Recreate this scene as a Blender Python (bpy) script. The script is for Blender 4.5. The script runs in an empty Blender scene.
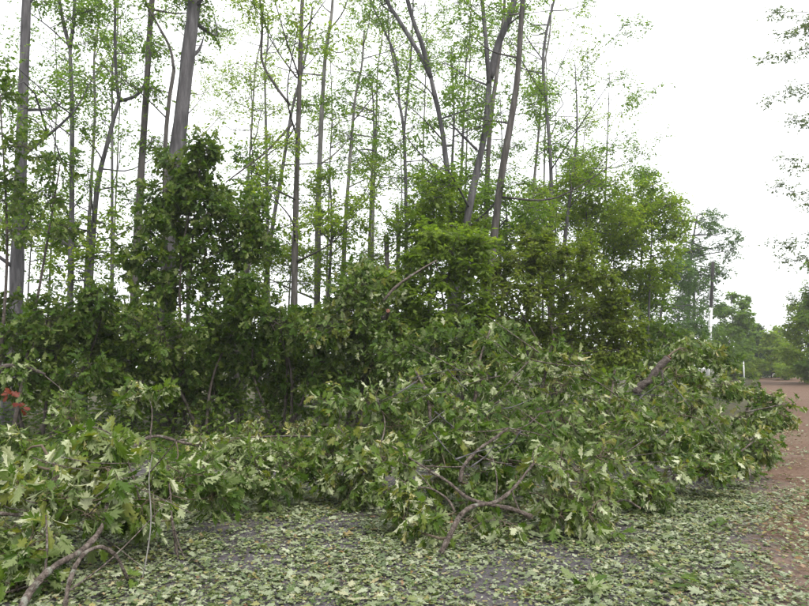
import bpy, math, random
import numpy as np
from mathutils import Matrix, Vector

sc = bpy.context.scene
C = sc.collection
R = math.radians

# ------------------------------------------------------------------ camera
F_PX, W_PX, H_PX, HORIZON = 700.0, 809.0, 606.0, 365.0
CAM_Z = 1.5
PITCH = math.atan((HORIZON - H_PX / 2) / F_PX)
cam_d = bpy.data.cameras.new('camera')
cam = bpy.data.objects.new('camera', cam_d)
C.objects.link(cam)
cam.location = (0, 0, CAM_Z)
cam.rotation_euler = (math.pi / 2 + PITCH, 0, 0)
cam_d.sensor_fit = 'HORIZONTAL'
cam_d.sensor_width = 36
cam_d.lens = 36 * F_PX / W_PX
cam_d.clip_end = 3000
sc.camera = cam

# ------------------------------------------------------------------ sky, sun, exposure
SUN_EL, SUN_AZ = R(52), R(150)             # azimuth measured from +Y towards +X
world = bpy.data.worlds.new('World')
sc.world = world
world.use_nodes = True
nt = world.node_tree
nt.nodes.clear()
sky = nt.nodes.new('ShaderNodeTexSky')
sky.sky_type = 'NISHITA'
sky.sun_disc = False
sky.sun_elevation = SUN_EL
sky.sun_rotation = SUN_AZ
tc = nt.nodes.new('ShaderNodeTexCoord')
cn = nt.nodes.new('ShaderNodeTexNoise')
cn.inputs['Scale'].default_value = 2.2
cn.inputs['Detail'].default_value = 5
cr = nt.nodes.new('ShaderNodeMapRange')
cr.inputs['From Min'].default_value = 0.3
cr.inputs['From Max'].default_value = 0.6
cr.inputs['To Min'].default_value = 0.80
cr.inputs['To Max'].default_value = 0.97
mx = nt.nodes.new('ShaderNodeMix')
mx.data_type = 'RGBA'
mx.inputs['B'].default_value = (15.6, 15.8, 16.1, 1)     # closed cloud deck
bg = nt.nodes.new('ShaderNodeBackground')
bg.inputs['Strength'].default_value = 0.056
wo = nt.nodes.new('ShaderNodeOutputWorld')
nt.links.new(tc.outputs['Generated'], cn.inputs['Vector'])
nt.links.new(cn.outputs['Fac'], cr.inputs['Value'])
nt.links.new(cr.outputs['Result'], mx.inputs['Factor'])
nt.links.new(sky.outputs['Color'], mx.inputs['A'])
nt.links.new(mx.outputs['Result'], bg.inputs['Color'])
nt.links.new(bg.outputs['Background'], wo.inputs['Surface'])

sun_d = bpy.data.lights.new('sun', 'SUN')
sun_d.energy = 1.5
sun_d.angle = R(10)
sun_d.color = (1.0, 0.95, 0.86)
sun = bpy.data.objects.new('sun', sun_d)
C.objects.link(sun)
sd = Vector((math.sin(SUN_AZ) * math.cos(SUN_EL), math.cos(SUN_AZ) * math.cos(SUN_EL), math.sin(SUN_EL)))
sun.rotation_euler = sd.to_track_quat('Z', 'Y').to_euler()
sun.location = (0, 0, 40)

sc.view_settings.view_transform = 'Standard'
sc.view_settings.look = 'None'
sc.view_settings.exposure = 1.22
sc.view_settings.gamma = 1.0
sc.view_settings.use_curve_mapping = False
sc.render.engine = 'CYCLES'
cy = sc.cycles
cy.max_bounces = 7
cy.diffuse_bounces = 4
cy.glossy_bounces = 2
cy.transmission_bounces = 4
cy.volume_bounces = 1
cy.transparent_max_bounces = 4
cy.caustics_reflective = False
cy.caustics_refractive = False
cy.use_denoising = True
cy.use_adaptive_sampling = True
cy.adaptive_threshold = 0.02

GLARE_HAZE_DENSITY = 0.0007

# ------------------------------------------------------------------ pixel helpers
ct, st = math.cos(PITCH), math.sin(PITCH)


def ray(px, py):
    u, v = (px - W_PX / 2) / F_PX, (H_PX / 2 - py) / F_PX
    return np.array([u, ct - v * st, st + v * ct])


def P(px, py, d):
    r = ray(px, py)
    return np.array([0, 0, CAM_Z]) + r * (d / r[1])


def G(px, py):
    r = ray(px, py)
    k = -CAM_Z / r[2]
    return np.array([0, 0, CAM_Z]) + r * k


def sstep(a, b, x):
    t = np.clip((np.asarray(x, float) - a) / (b - a), 0, 1)
    return t * t * (3 - 2 * t)


def lane_edge(y):                                   # left edge of the dirt road
    y = np.asarray(y, float)
    return 0.5 * y + 0.25 + 0.22 * np.sin(y * 1.7) * sstep(30, 5, y) + 0.12 * np.sin(y * 4.3 + 1)


def height(x, y):
    x = np.asarray(x, float)
    y = np.asarray(y, float)
    w = sstep(1.5, 9, lane_edge(y) - x)
    z = -w * 0.012 * np.clip(y - 14, 0, 60)
    z = z - (1 - w) * 0.025 * np.clip(y - 82, 0, 100)
    z = z + 0.05 * sstep(10, 16, y) * np.sin(x * 0.9 + y * 0.3) * np.cos(y * 0.7)
    return np.maximum(z, -45)


# ------------------------------------------------------------------ materials
def mat(name):
    m = bpy.data.materials.new(name)
    m.use_nodes = True
    t = m.node_tree
    t.nodes.clear()
    o = t.nodes.new('ShaderNodeOutputMaterial')
    return m, t, o


def ramp(t, stops):
    n = t.nodes.new('ShaderNodeValToRGB')
    e = n.color_ramp.elements
    while len(e) > 1:
        e.remove(e[-1])
    e[0].position, e[0].color = stops[0][0], (*stops[0][1], 1)
    for p, c in stops[1:]:
        k = e.new(p)
        k.color = (*c, 1)
    return n


def leaf_mat(name, top, under, transl=0.3, tr_col=None, rough=0.5, spec=0.3):
    m, t, o = mat(name)
    at = t.nodes.new('ShaderNodeAttribute')
    at.attribute_name = 'tint'
    r1, r2 = ramp(t, top), ramp(t, under)
    t.links.new(at.outputs['Fac'], r1.inputs['Fac'])
    t.links.new(at.outputs['Fac'], r2.inputs['Fac'])
    geo = t.nodes.new('ShaderNodeNewGeometry')
    mix = t.nodes.new('ShaderNodeMix')
    mix.data_type = 'RGBA'
    t.links.new(geo.outputs['Backfacing'], mix.inputs['Factor'])
    t.links.new(r1.outputs['Color'], mix.inputs['A'])
    t.links.new(r2.outputs['Color'], mix.inputs['B'])
    # blotches of wear within leaves
    nz = t.nodes.new('ShaderNodeTexNoise')
    nz.inputs['Scale'].default_value = 30
    nz.inputs['Detail'].default_value = 2
    mr = t.nodes.new('ShaderNodeMapRange')
    mr.inputs['From Min'].default_value = 0.3
    mr.inputs['From Max'].default_value = 0.7
    mr.inputs['To Min'].default_value = 0.72
    mr.inputs['To Max'].default_value = 1.22
    t.links.new(nz.outputs['Fac'], mr.inputs['Value'])
    mu = t.nodes.new('ShaderNodeVectorMath')
    mu.operation = 'SCALE'
    t.links.new(mix.outputs['Result'], mu.inputs[0])
    t.links.new(mr.outputs['Result'], mu.inputs['Scale'])
    pb = t.nodes.new('ShaderNodeBsdfPrincipled')
    pb.inputs['Roughness'].default_value = rough
    pb.inputs['Specular IOR Level'].default_value = spec
    t.links.new(mu.outputs[0], pb.inputs['Base Color'])
    tr = t.nodes.new('ShaderNodeBsdfTranslucent')
    if tr_col is None:
        tm = t.nodes.new('ShaderNodeMix')
        tm.data_type = 'RGBA'
        tm.blend_type = 'MULTIPLY'
        tm.inputs['Factor'].default_value = 1
        tm.inputs['B'].default_value = (2.1, 2.25, 0.8, 1)
        t.links.new(r1.outputs['Color'], tm.inputs['A'])
        t.links.new(tm.outputs['Result'], tr.inputs['Color'])
    else:
        tr.inputs['Color'].default_value = (*tr_col, 1)
    ms = t.nodes.new('ShaderNodeMixShader')
    ms.inputs['Fac'].default_value = transl
    t.links.new(pb.outputs[0], ms.inputs[1])
    t.links.new(tr.outputs[0], ms.inputs[2])
    t.links.new(ms.outputs[0], o.inputs['Surface'])
    return m


def noise_mat(name, stops, scale=4, detail=6, rough=0.9, bump=0.3, bscale=None, stretch=(1, 1, 1), spec=0.2, extra=None):
    m, t, o = mat(name)
    tcn = t.nodes.new('ShaderNodeTexCoord')
    mp = t.nodes.new('ShaderNodeMapping')
    mp.inputs['Scale'].default_value = stretch
    t.links.new(tcn.outputs['Object'], mp.inputs['Vector'])
    n = t.nodes.new('ShaderNodeTexNoise')
    n.inputs['Scale'].default_value = scale
    n.inputs['Detail'].default_value = detail
    n.inputs['Roughness'].default_value = 0.65
    t.links.new(mp.outputs[0], n.inputs['Vector'])
    r = ramp(t, stops)
    t.links.new(n.outputs['Fac'], r.inputs['Fac'])
    pb = t.nodes.new('ShaderNodeBsdfPrincipled')
    pb.inputs['Roughness'].default_value = rough
    pb.inputs['Specular IOR Level'].default_value = spec
    col = r.outputs['Color']
    if extra:                                        # large patches of a second colour
        n3 = t.nodes.new('ShaderNodeTexNoise')
        n3.inputs['Scale'].default_value = extra[0]
        n3.inputs['Detail'].default_value = 4
        t.links.new(tcn.outputs['Object'], n3.inputs['Vector'])
        mr = t.nodes.new('ShaderNodeMapRange')
        mr.inputs['From Min'].default_value = extra[1]
        mr.inputs['From Max'].default_value = extra[2]
        t.links.new(n3.outputs['Fac'], mr.inputs['Value'])
        mxx = t.nodes.new('ShaderNodeMix')
        mxx.data_type = 'RGBA'
        t.links.new(mr.outputs['Result'], mxx.inputs['Factor'])
        t.links.new(col, mxx.inputs['A'])
        mxx.inputs['B'].default_value = (*extra[3], 1)
        col = mxx.outputs['Result']
    t.links.new(col, pb.inputs['Base Color'])
    if bump:
        n2 = t.nodes.new('ShaderNodeTexNoise')
        n2.inputs['Scale'].default_value = bscale or scale * 3
        n2.inputs['Detail'].default_value = 4
        t.links.new(mp.outputs[0], n2.inputs['Vector'])
        b = t.nodes.new('ShaderNodeBump')
        b.inputs['Strength'].default_value = bump
        b.inputs['Distance'].default_value = 0.02
        t.links.new(n2.outputs['Fac'], b.inputs['Height'])
        t.links.new(b.outputs['Normal'], pb.inputs['Normal'])
    t.links.new(pb.outputs[0], o.inputs['Surface'])
    return m


M = {}
M['asphalt'] = noise_mat('asphalt', [(0.25, (0.045, 0.040, 0.046)), (0.55, (0.085, 0.076, 0.084)), (0.8, (0.15, 0.135, 0.14))],
                         scale=60, detail=5, bump=0.4, bscale=220, rough=0.85, extra=(1.3, 0.52, 0.75, (0.10, 0.085, 0.075)))
_t = M['asphalt'].node_tree
_pb = next(n for n in _t.nodes if n.type == 'BSDF_PRINCIPLED')
_src = _pb.inputs['Base Color'].links[0].from_socket
_c = _t.nodes.new('ShaderNodeTexCoord')
_sx = _t.nodes.new('ShaderNodeSeparateXYZ')
_t.links.new(_c.outputs['Object'], _sx.inputs[0])
_ma = _t.nodes.new('ShaderNodeMath')
_ma.operation = 'MULTIPLY_ADD'
_ma.inputs[1].default_value = -0.5
_t.links.new(_sx.outputs['Y'], _ma.inputs[0])
_t.links.new(_sx.outputs['X'], _ma.inputs[2])
_nn = _t.nodes.new('ShaderNodeTexNoise')
_nn.inputs['Scale'].default_value = 7
_nn.inputs['Detail'].default_value = 7
_nn.inputs['Roughness'].default_value = .7
_t.links.new(_c.outputs['Object'], _nn.inputs['Vector'])
_m2 = _t.nodes.new('ShaderNodeMath')
_m2.operation = 'MULTIPLY_ADD'
_m2.inputs[1].default_value = 3.2
_t.links.new(_nn.outputs['Fac'], _m2.inputs[0])
_t.links.new(_ma.outputs[0], _m2.inputs[2])
_mr = _t.nodes.new('ShaderNodeMapRange')
_mr.inputs['From Min'].default_value = 1.2
_mr.inputs['From Max'].default_value = 1.9
_t.links.new(_m2.outputs[0], _mr.inputs['Value'])
_mx = _t.nodes.new('ShaderNodeMix')
_mx.data_type = 'RGBA'
_t.links.new(_mr.outputs['Result'], _mx.inputs['Factor'])
_t.links.new(_src, _mx.inputs['A'])
_mx.inputs['B'].default_value = (0.15, 0.10, 0.078, 1)
_t.links.new(_mx.outputs['Result'], _pb.inputs['Base Color'])
M['dirt'] = noise_mat('dirt', [(0.25, (0.065, 0.037, 0.026)), (0.5, (0.125, 0.075, 0.052)), (0.75, (0.225, 0.15, 0.105))],
                      scale=22, detail=8, bump=0.8, bscale=60, extra=(0.9, 0.5, 0.8, (0.15, 0.115, 0.08)))
M['soil'] = noise_mat('forest_floor', [(0.3, (0.035, 0.03, 0.018)), (0.55, (0.06, 0.055, 0.025)), (0.75, (0.05, 0.08, 0.025))],
                      scale=3, detail=8, bump=0.8)
M['bark'] = noise_mat('grey_bark', [(0.28, (0.034, 0.032, 0.034)), (0.5, (0.082, 0.078, 0.083)), (0.75, (0.165, 0.16, 0.168))],
                      scale=9, detail=7, bump=0.9, bscale=16, stretch=(1, 1, 0.16))
M['bark_dark'] = noise_mat('dark_bark', [(0.28, (0.03, 0.027, 0.025)), (0.5, (0.075, 0.068, 0.064)), (0.75, (0.15, 0.14, 0.135))],
                           scale=9, detail=7, bump=0.9, bscale=16, stretch=(1, 1, 0.16))
M['bark_pale'] = noise_mat('pale_bark', [(0.28, (0.06, 0.056, 0.052)), (0.5, (0.125, 0.12, 0.112)), (0.75, (0.22, 0.212, 0.20))],
                           scale=7, detail=6, bump=0.6, bscale=14, stretch=(1, 1, 0.3))
M['limb'] = noise_mat('branch_bark', [(0.3, (0.03, 0.023, 0.019)), (0.5, (0.105, 0.084, 0.072)), (0.72, (0.24, 0.205, 0.18))],
                      scale=34, detail=8, bump=1.0, bscale=90, extra=(14, .58, .68, (0.21, 0.215, 0.18)))
M['limb_dark'] = noise_mat('dark_branch_bark', [(0.28, (0.03, 0.025, 0.023)), (0.5, (0.075, 0.062, 0.055)), (0.75, (0.14, 0.12, 0.11))],
                           scale=20, detail=6, bump=0.7, bscale=60)  # darker tone of the branch bark
M['twig'] = noise_mat('twig_bark', [(0.3, (0.06, 0.045, 0.032)), (0.7, (0.15, 0.12, 0.085))], scale=30, bump=0)
M['wood'] = noise_mat('torn_wood', [(0.3, (0.10, 0.042, 0.03)), (0.5, (0.18, 0.085, 0.06)), (0.75, (0.32, 0.19, 0.13))], scale=30, bump=0.5, bscale=80)
M['cutwood'] = noise_mat('cut_wood', [(0.3, (0.22, 0.15, 0.10)), (0.7, (0.42, 0.32, 0.22))], scale=40, bump=0.2)
M['pole_wood'] = noise_mat('pole_wood', [(0.3, (0.022, 0.020, 0.02)), (0.7, (0.05, 0.046, 0.045))], scale=12, bump=0.3, stretch=(1, 1, .1))
M['white'] = noise_mat('white_plastic', [(0.3, (0.70, 0.71, 0.72)), (0.7, (0.82, 0.83, 0.84))], scale=5, bump=0, rough=0.5)
M['metal'] = noise_mat('galvanised', [(0.3, (0.32, 0.33, 0.34)), (0.7, (0.45, 0.46, 0.47))], scale=10, bump=0, rough=0.5)

PALE_UNDER = [(0, (0.10, 0.14, 0.045)), (0.5, (0.185, 0.225, 0.09)), (0.78, (0.36, 0.40, 0.235)), (0.95, (0.47, 0.49, 0.33)), (1, (0.36, 0.33, 0.15))]
M['oak'] = leaf_mat('oak_leaf', [(0, (0.026, 0.056, 0.007)), (0.4, (0.054, 0.102, 0.012)), (0.8, (0.098, 0.148, 0.022)), (1, (0.155, 0.16, 0.03))],
                    PALE_UNDER, 0.3, spec=0.25)
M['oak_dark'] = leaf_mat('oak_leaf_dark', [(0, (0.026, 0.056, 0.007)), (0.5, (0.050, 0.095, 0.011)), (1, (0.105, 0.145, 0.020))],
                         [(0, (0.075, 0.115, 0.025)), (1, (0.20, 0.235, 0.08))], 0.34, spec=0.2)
M['litter'] = leaf_mat('litter_leaf', [(0, (0.035, 0.07, 0.014)), (0.3, (0.08, 0.12, 0.032)), (0.8, (0.17, 0.19, 0.07)), (0.93, (0.22, 0.20, 0.07)), (1, (0.17, 0.09, 0.04))],
                       [(0, (0.08, 0.115, 0.05)), (0.35, (0.16, 0.19, 0.10)), (0.7, (0.235, 0.265, 0.17)), (0.9, (0.33, 0.355, 0.24)), (0.96, (0.28, 0.25, 0.13)), (1, (0.18, 0.105, 0.06))], 0.12, spec=0.3)
M['bright'] = leaf_mat('maple_leaf', [(0, (0.075, 0.125, 0.016)), (0.5, (0.115, 0.17, 0.024)), (1, (0.17, 0.22, 0.04))],
                       [(0, (0.11, 0.16, 0.045)), (1, (0.19, 0.24, 0.08))], 0.5, spec=.2)
M['tree'] = leaf_mat('tree_leaf', [(0, (0.055, 0.10, 0.016)), (0.5, (0.085, 0.145, 0.024)), (1, (0.125, 0.18, 0.036))],
                     [(0, (0.09, 0.14, 0.045)), (1, (0.16, 0.21, 0.08))], 0.5, spec=.2)
M['spring'] = leaf_mat('yellow_green_leaf', [(0, (0.09, 0.145, 0.016)), (0.5, (0.13, 0.19, 0.024)), (1, (0.19, 0.22, 0.038))],
                       [(0, (0.12, 0.17, 0.045)), (1, (0.19, 0.24, 0.075))], 0.5, spec=.2)
M['olive'] = leaf_mat('olive_leaf', [(0, (0.065, 0.10, 0.014)), (0.5, (0.105, 0.145, 0.022)), (1, (0.155, 0.18, 0.034))],
                      [(0, (0.075, 0.10, 0.025)), (1, (0.13, 0.15, 0.045))], 0.38, spec=.2)
M['blue_green'] = leaf_mat('blue_green_leaf', [(0, (0.034, 0.075, 0.022)), (0.5, (0.058, 0.11, 0.034)), (1, (0.09, 0.15, 0.045))],
                           [(0, (0.06, 0.105, 0.04)), (1, (0.10, 0.155, 0.065))], 0.38, spec=.2)
M['pine'] = leaf_mat('needle', [(0, (0.03, 0.06, 0.028)), (1, (0.07, 0.105, 0.045))],
                     [(0, (0.03, 0.06, 0.03)), (1, (0.07, 0.105, 0.05))], 0.25, spec=.2)
M['glare_needle'] = leaf_mat('glare_needle', [(0, (0.07, 0.10, 0.068)), (1, (0.12, 0.15, 0.10))], [(0, (0.08, 0.11, 0.075)), (1, (0.13, 0.16, 0.11))], 0.42, spec=.2)  # needle colour paled to imitate glare washing out the boughs
M['red'] = leaf_mat('red_leaf', [(0, (0.10, 0.012, 0.009)), (1, (0.14, 0.03, 0.012))],
                    [(0, (0.12, 0.025, 0.016)), (1, (0.14, 0.045, 0.025))], 0.15, spec=.2)
M['chip'] = noise_mat('bark_chip', [(0.3, (0.10, 0.06, 0.045)), (0.7, (0.30, 0.20, 0.14))], scale=9, bump=0)

# ------------------------------------------------------------------ mesh building
UP = np.array([0, 0, 1.0])


def nrm(a):
    return a / np.maximum(np.linalg.norm(a, axis=-1, keepdims=True), 1e-9)


def mesh_from(name, chunks, mats, smooth=()):
    """chunks: list of (V, F(tri), material index, tint per face or None)."""
    chunks = [c for c in chunks if len(c[0]) and len(c[1])]
    me = bpy.data.meshes.new(name)
    nv = 0
    Vs, Fs, Ms, Ts, Ss = [], [], [], [], []
    for V, F, mi, ti in chunks:
        Vs.append(V)
        Fs.append(F + nv)
        nv += len(V)
        Ms.append(np.full(len(F), mi, np.int32))
        Ts.append(np.full(len(F), .5) if ti is None else ti)
        Ss.append(np.full(len(F), mi in smooth, bool))
    V = np.concatenate(Vs).astype(np.float32)
    F = np.concatenate(Fs).astype(np.int32)
    me.vertices.add(len(V))
    me.vertices.foreach_set('co', V.ravel())
    me.loops.add(len(F) * 3)
    me.loops.foreach_set('vertex_index', F.ravel())
    me.polygons.add(len(F))
    me.polygons.foreach_set('loop_start', np.arange(len(F), dtype=np.int32) * 3)
    me.polygons.foreach_set('loop_total', np.full(len(F), 3, np.int32))
    me.polygons.foreach_set('material_index', np.concatenate(Ms))
    me.polygons.foreach_set('use_smooth', np.concatenate(Ss))
    a = me.attributes.new('tint', 'FLOAT', 'FACE')
    a.data.foreach_set('value', np.concatenate(Ts).astype(np.float32))
    for m in mats:
        me.materials.append(m)
    me.update(calc_edges=True)
    return me


def link(name, me, parent=None, loc=None, kind=None):
    o = bpy.data.objects.new(name, me)
    C.objects.link(o)
    if parent is not None:
        o.parent = parent
    if loc is not None:
        o.location = loc
    if kind:
        o['kind'] = kind
    return o


def thing(name, loc, label, cat, group=None):
    o = link(name, None, None, [float(v) for v in loc])
    o.empty_display_size = 0.2
    o['label'] = label
    o['category'] = cat
    if group:
        o['group'] = group
    return o


def tubes(Pts, r0, r1, sides=3, power=1.0):
    """Batch of tubes. Pts (n,m,3); r0,r1 scalar or (n,)."""
    n, m, _ = Pts.shape
    if n == 0:
        return np.zeros((0, 3)), np.zeros((0, 3), int)
    T = nrm(np.gradient(Pts, axis=1)) if m > 2 else nrm(np.repeat(Pts[:, 1:] - Pts[:, :1], 2, axis=1))
    ref = np.where(np.abs(T[:, :1, 2:3]) > 0.8, np.array([1.0, 0, 0]), UP)
    U = nrm(np.cross(T, ref))
    Wv = np.cross(T, U)
    t = (np.linspace(0, 1, m) ** power)[None, :, None, None]
    r0 = np.broadcast_to(np.asarray(r0, float), (n,))[:, None, None, None]
    r1 = np.broadcast_to(np.asarray(r1, float), (n,))[:, None, None, None]
    rad = r0 * (1 - t) + r1 * t
    a = np.arange(sides) * 2 * math.pi / sides
    V = Pts[:, :, None] + rad * (np.cos(a)[None, None, :, None] * U[:, :, None] + np.sin(a)[None, None, :, None] * Wv[:, :, None])
    V = V.reshape(-1, 3)
    i = np.arange(sides)
    j = (i + 1) % sides
    q = []
    for k in range(m - 1):
        A, B = k * sides + i, k * sides + j
        Cc, D = A + sides, B + sides
        q += [np.stack([A, B, D], 1), np.stack([A, D, Cc], 1)]
    f = np.concatenate(q)
    F = (f[None] + (np.arange(n) * m * sides)[:, None, None]).reshape(-1, 3)
    return V, F


def smooth_line(pts, per=6):
    p = np.asarray(pts, float)
    if len(p) == 2:
        p = np.stack([p[0], (p[0] + p[1]) / 2, p[1]])
    q = np.concatenate([[2 * p[0] - p[1]], p, [2 * p[-1] - p[-2]]])
    out = []
    for k in range(1, len(q) - 2):
        for t in np.arange(per) / per:
            a, b, c, d = q[k - 1], q[k], q[k + 1], q[k + 2]
            out.append(.5 * (2 * b + (c - a) * t + (2 * a - 5 * b + 4 * c - d) * t * t + (3 * b - a - 3 * c + d) * t ** 3))
    out.append(p[-1])
    return np.array(out)


def limb_tube(pts, r0, r1, sides=8, rng=None, rough=0.08, cap=True, flare=0):
    """One thick wooden tube with an uneven skin; returns V, F."""
    m = len(pts)
    V, F = tubes(pts[None], 1.0, 1.0, sides)
    ctr = np.repeat(pts, sides, axis=0)
    seg = np.concatenate([[0], np.cumsum(np.linalg.norm(np.diff(pts, axis=0), axis=1))])
    t = seg / seg[-1]
    rad = r0 + (r1 - r0) * t
    if flare:
        rad = rad * (1 + flare * np.exp(-t * 18))
    rad = np.repeat(rad, sides)
    if rng is not None:
        lump = np.repeat(rng.normal(0, rough * .7, m), sides) + rng.normal(0, rough * .6, m * sides)
        rad = rad * (1 + lump)
    V = ctr + (V - ctr) * rad[:, None]
    if cap:
        V = np.concatenate([V, pts[:1], pts[-1:]])
        i = np.arange(sides)
        j = (i + 1) % sides
        c0, c1 = m * sides, m * sides + 1
        F = np.concatenate([F, np.stack([j, i, np.full(sides, c0)], 1),
                            np.stack([(m - 1) * sides + i, (m - 1) * sides + j, np.full(sides, c1)], 1)])
    return V, F


# ------------------------------------------------------------------ leaf shapes (x length, y width, z up; length 1)
def leaf_shape(lod, seed):
    rg = np.random.default_rng(1000 + seed)
    V, F = [], []

    def v(x, y):
        V.append((x, y))
        return len(V) - 1
    if lod == 'kite':
        a, b, c, d = v(0, 0), v(.45, .3), v(1, 0), v(.5, -.3)
        F += [(a, d, c), (a, c, b)]
    elif lod == 'needle':
        a, b, c, d = v(0, 0), v(.5, .07), v(1, 0), v(.5, -.07)
        F += [(a, d, c), (a, c, b)]
    elif lod == 'low':                                 # six triangles: three pointed lobes a side
        m = [v(x, 0) for x in (0, .16, .34, .5, .66, 1)]
        for s in (1, -1):
            w = rg.uniform(.85, 1.15)
            t3 = [v(.34, .24 * s * w), v(.62, .35 * s * w), v(.9, .26 * s * w)]
            tri = [(m[0], t3[0], m[2]), (m[1], t3[1], m[4]), (m[3], t3[2], m[5])]
            F += [x if s < 0 else (x[0], x[2], x[1]) for x in tri]
    elif lod == 'star':                                # small lobed leaf of six triangles
        a, c = v(0, 0), v(1, 0)
        m1, m2 = v(.3, 0), v(.62, 0)
        for s in (1, -1):
            p, q = v(.42 + rg.uniform(-.05, .05), .36 * s), v(.78, .27 * s)
            tri = [(a, p, m2), (m1, q, c), ]
            F += [x if s < 0 else (x[0], x[2], x[1]) for x in tri]
        F = [F[0], F[1], F[2], F[3]]
    else:
        mids = [.10, .29, .48, .67, .83] if lod == 'hi' else [.04, .38, .74]
        sn = [.025, .06, .085, .095, .06] if lod == 'hi' else [.03, .10, .09]
        tips = [(.25, .17, 0), (.47, .35, 1), (.74, .39, 1), (.92, .20, 0)] if lod == 'hi' else [(.44, .36, 0), (.82, .36, 0)]
        mi = [v(x, 0) for x in mids]
        end = v(1, 0)
        for s in (1, -1):
            G_ = []
            si = [v(x + .01, w * s * rg.uniform(.8, 1.25)) for x, w in zip(mids, sn)]
            for k in range(len(mids) - 1):
                G_ += [(mi[k], si[k], si[k + 1]), (mi[k], si[k + 1], mi[k + 1])]
                x, w, two = tips[k]
                x += rg.uniform(-.03, .03)
                w *= rg.uniform(.62, 1.0)
                if two:
                    t1 = v(x - .05, w * s)
                    nt_ = v(x + .0, w * .66 * s)
                    t2 = v(x + .11, w * .8 * s)
                    G_ += [(si[k], t1, nt_), (si[k], nt_, si[k + 1]), (nt_, t2, si[k + 1])]
                else:
                    t1 = v(x, w * s)
                    G_ += [(si[k], t1, si[k + 1])]
            G_ += [(mi[-1], si[-1], end)]
            F += [x if s < 0 else (x[0], x[2], x[1]) for x in G_]
        if lod == 'hi':
            a, b, c = v(-.16, .012), v(-.16, -.012), mi[0]
            F += [(a, b, c)]
    V = np.array(V)
    x, y = V[:, 0], V[:, 1]
    curl, fold, roll = rg.uniform(.0, .4), rg.uniform(-.15, .5), rg.uniform(-.25, .25)
    z = -curl * x * x + fold * np.abs(y) + roll * x * y
    if lod in ('hi', 'mid') and seed % 2 and seed < 40:      # wilted: folded along the rib and curled
        V[:, 1] *= .62
        y = V[:, 1]
        z = -rg.uniform(.3, .7) * x * x + rg.uniform(.5, 1.0) * np.abs(y) + roll * x * y
    if lod in ('hi', 'mid'):
        z = z + rg.normal(0, .025, len(x)) * (np.abs(y) > .15)
    return np.stack([x, y, z], 1), np.array(F, int)


SHAPES = {l: [leaf_shape(l, k) for k in range(n)] for l, n in (('hi', 10), ('mid', 8), ('star', 5), ('low', 6), ('kite', 4), ('needle', 3))}
FLAT = []
for _k in range(8):                                   # pressed flatter, for the litter
    _v, _f = leaf_shape('hi', 40 + _k)
    _v = _v.copy()
    _v[:, 2] *= .8
    FLAT.append((_v, _f))
FLATMID = []
for _k in range(8):
    _v, _f = leaf_shape('mid', 40 + _k)
    _v = _v.copy()
    _v[:, 2] *= .9
    FLATMID.append((_v, _f))


def leaves(pos, d, n, size, tint, shapes, rng):
    """All leaves as one (V, F, tint) chunk."""
    d = nrm(d)
    n = nrm(n - (n * d).sum(1, keepdims=True) * d)
    s = np.cross(n, d)
    which = rng.integers(0, len(shapes), len(pos))
    Vs, Fs, Ts = [], [], []
    nv = 0
    for k, (sv, sf) in enumerate(shapes):
        ix = np.nonzero(which == k)[0]
        if not len(ix):
            continue
        z = size[ix][:, None, None]
        V = pos[ix][:, None] + z * (sv[None, :, 0:1] * d[ix][:, None] + sv[None, :, 1:2] * s[ix][:, None] + sv[None, :, 2:3] * n[ix][:, None])
        Vs.append(V.reshape(-1, 3))
        Fs.append((sf[None] + (np.arange(len(ix)) * len(sv))[:, None, None]).reshape(-1, 3) + nv)
        nv += len(ix) * len(sv)
        Ts.append(np.repeat(tint[ix], len(sf)))
    return np.concatenate(Vs), np.concatenate(Fs), np.concatenate(Ts)


LEAF_MESHES = {}


def leaf_objects(pos, d, n, size, tint, shapes_key, shapes, material, parent, base, rng, name='leaf', tagger=None):
    d = nrm(d)
    n = nrm(n - (n * d).sum(1, keepdims=True) * d)
    s = np.cross(n, d)
    for i in range(len(pos)):
        k = int(rng.integers(0, len(shapes)))
        tb = int(np.clip(tint[i], 0, .999) * 7)
        key = (shapes_key, k, tb, material.name)
        if key not in LEAF_MESHES:
            sv, sf = shapes[k]
            LEAF_MESHES[key] = mesh_from('leaf', [(sv, sf, 0, np.full(len(sf), (tb + .5) / 7))], [material])
        o = bpy.data.objects.new(name, LEAF_MESHES[key])
        C.objects.link(o)
        z = float(size[i])
        p = pos[i] - base
        o.matrix_basis = Matrix(((d[i, 0] * z, s[i, 0] * z, n[i, 0] * z, p[0]),
                                 (d[i, 1] * z, s[i, 1] * z, n[i, 1] * z, p[1]),
                                 (d[i, 2] * z, s[i, 2] * z, n[i, 2] * z, p[2]), (0, 0, 0, 1)))
        if parent is not None:
            o.parent = parent
        if tagger:
            tagger(o)


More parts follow.
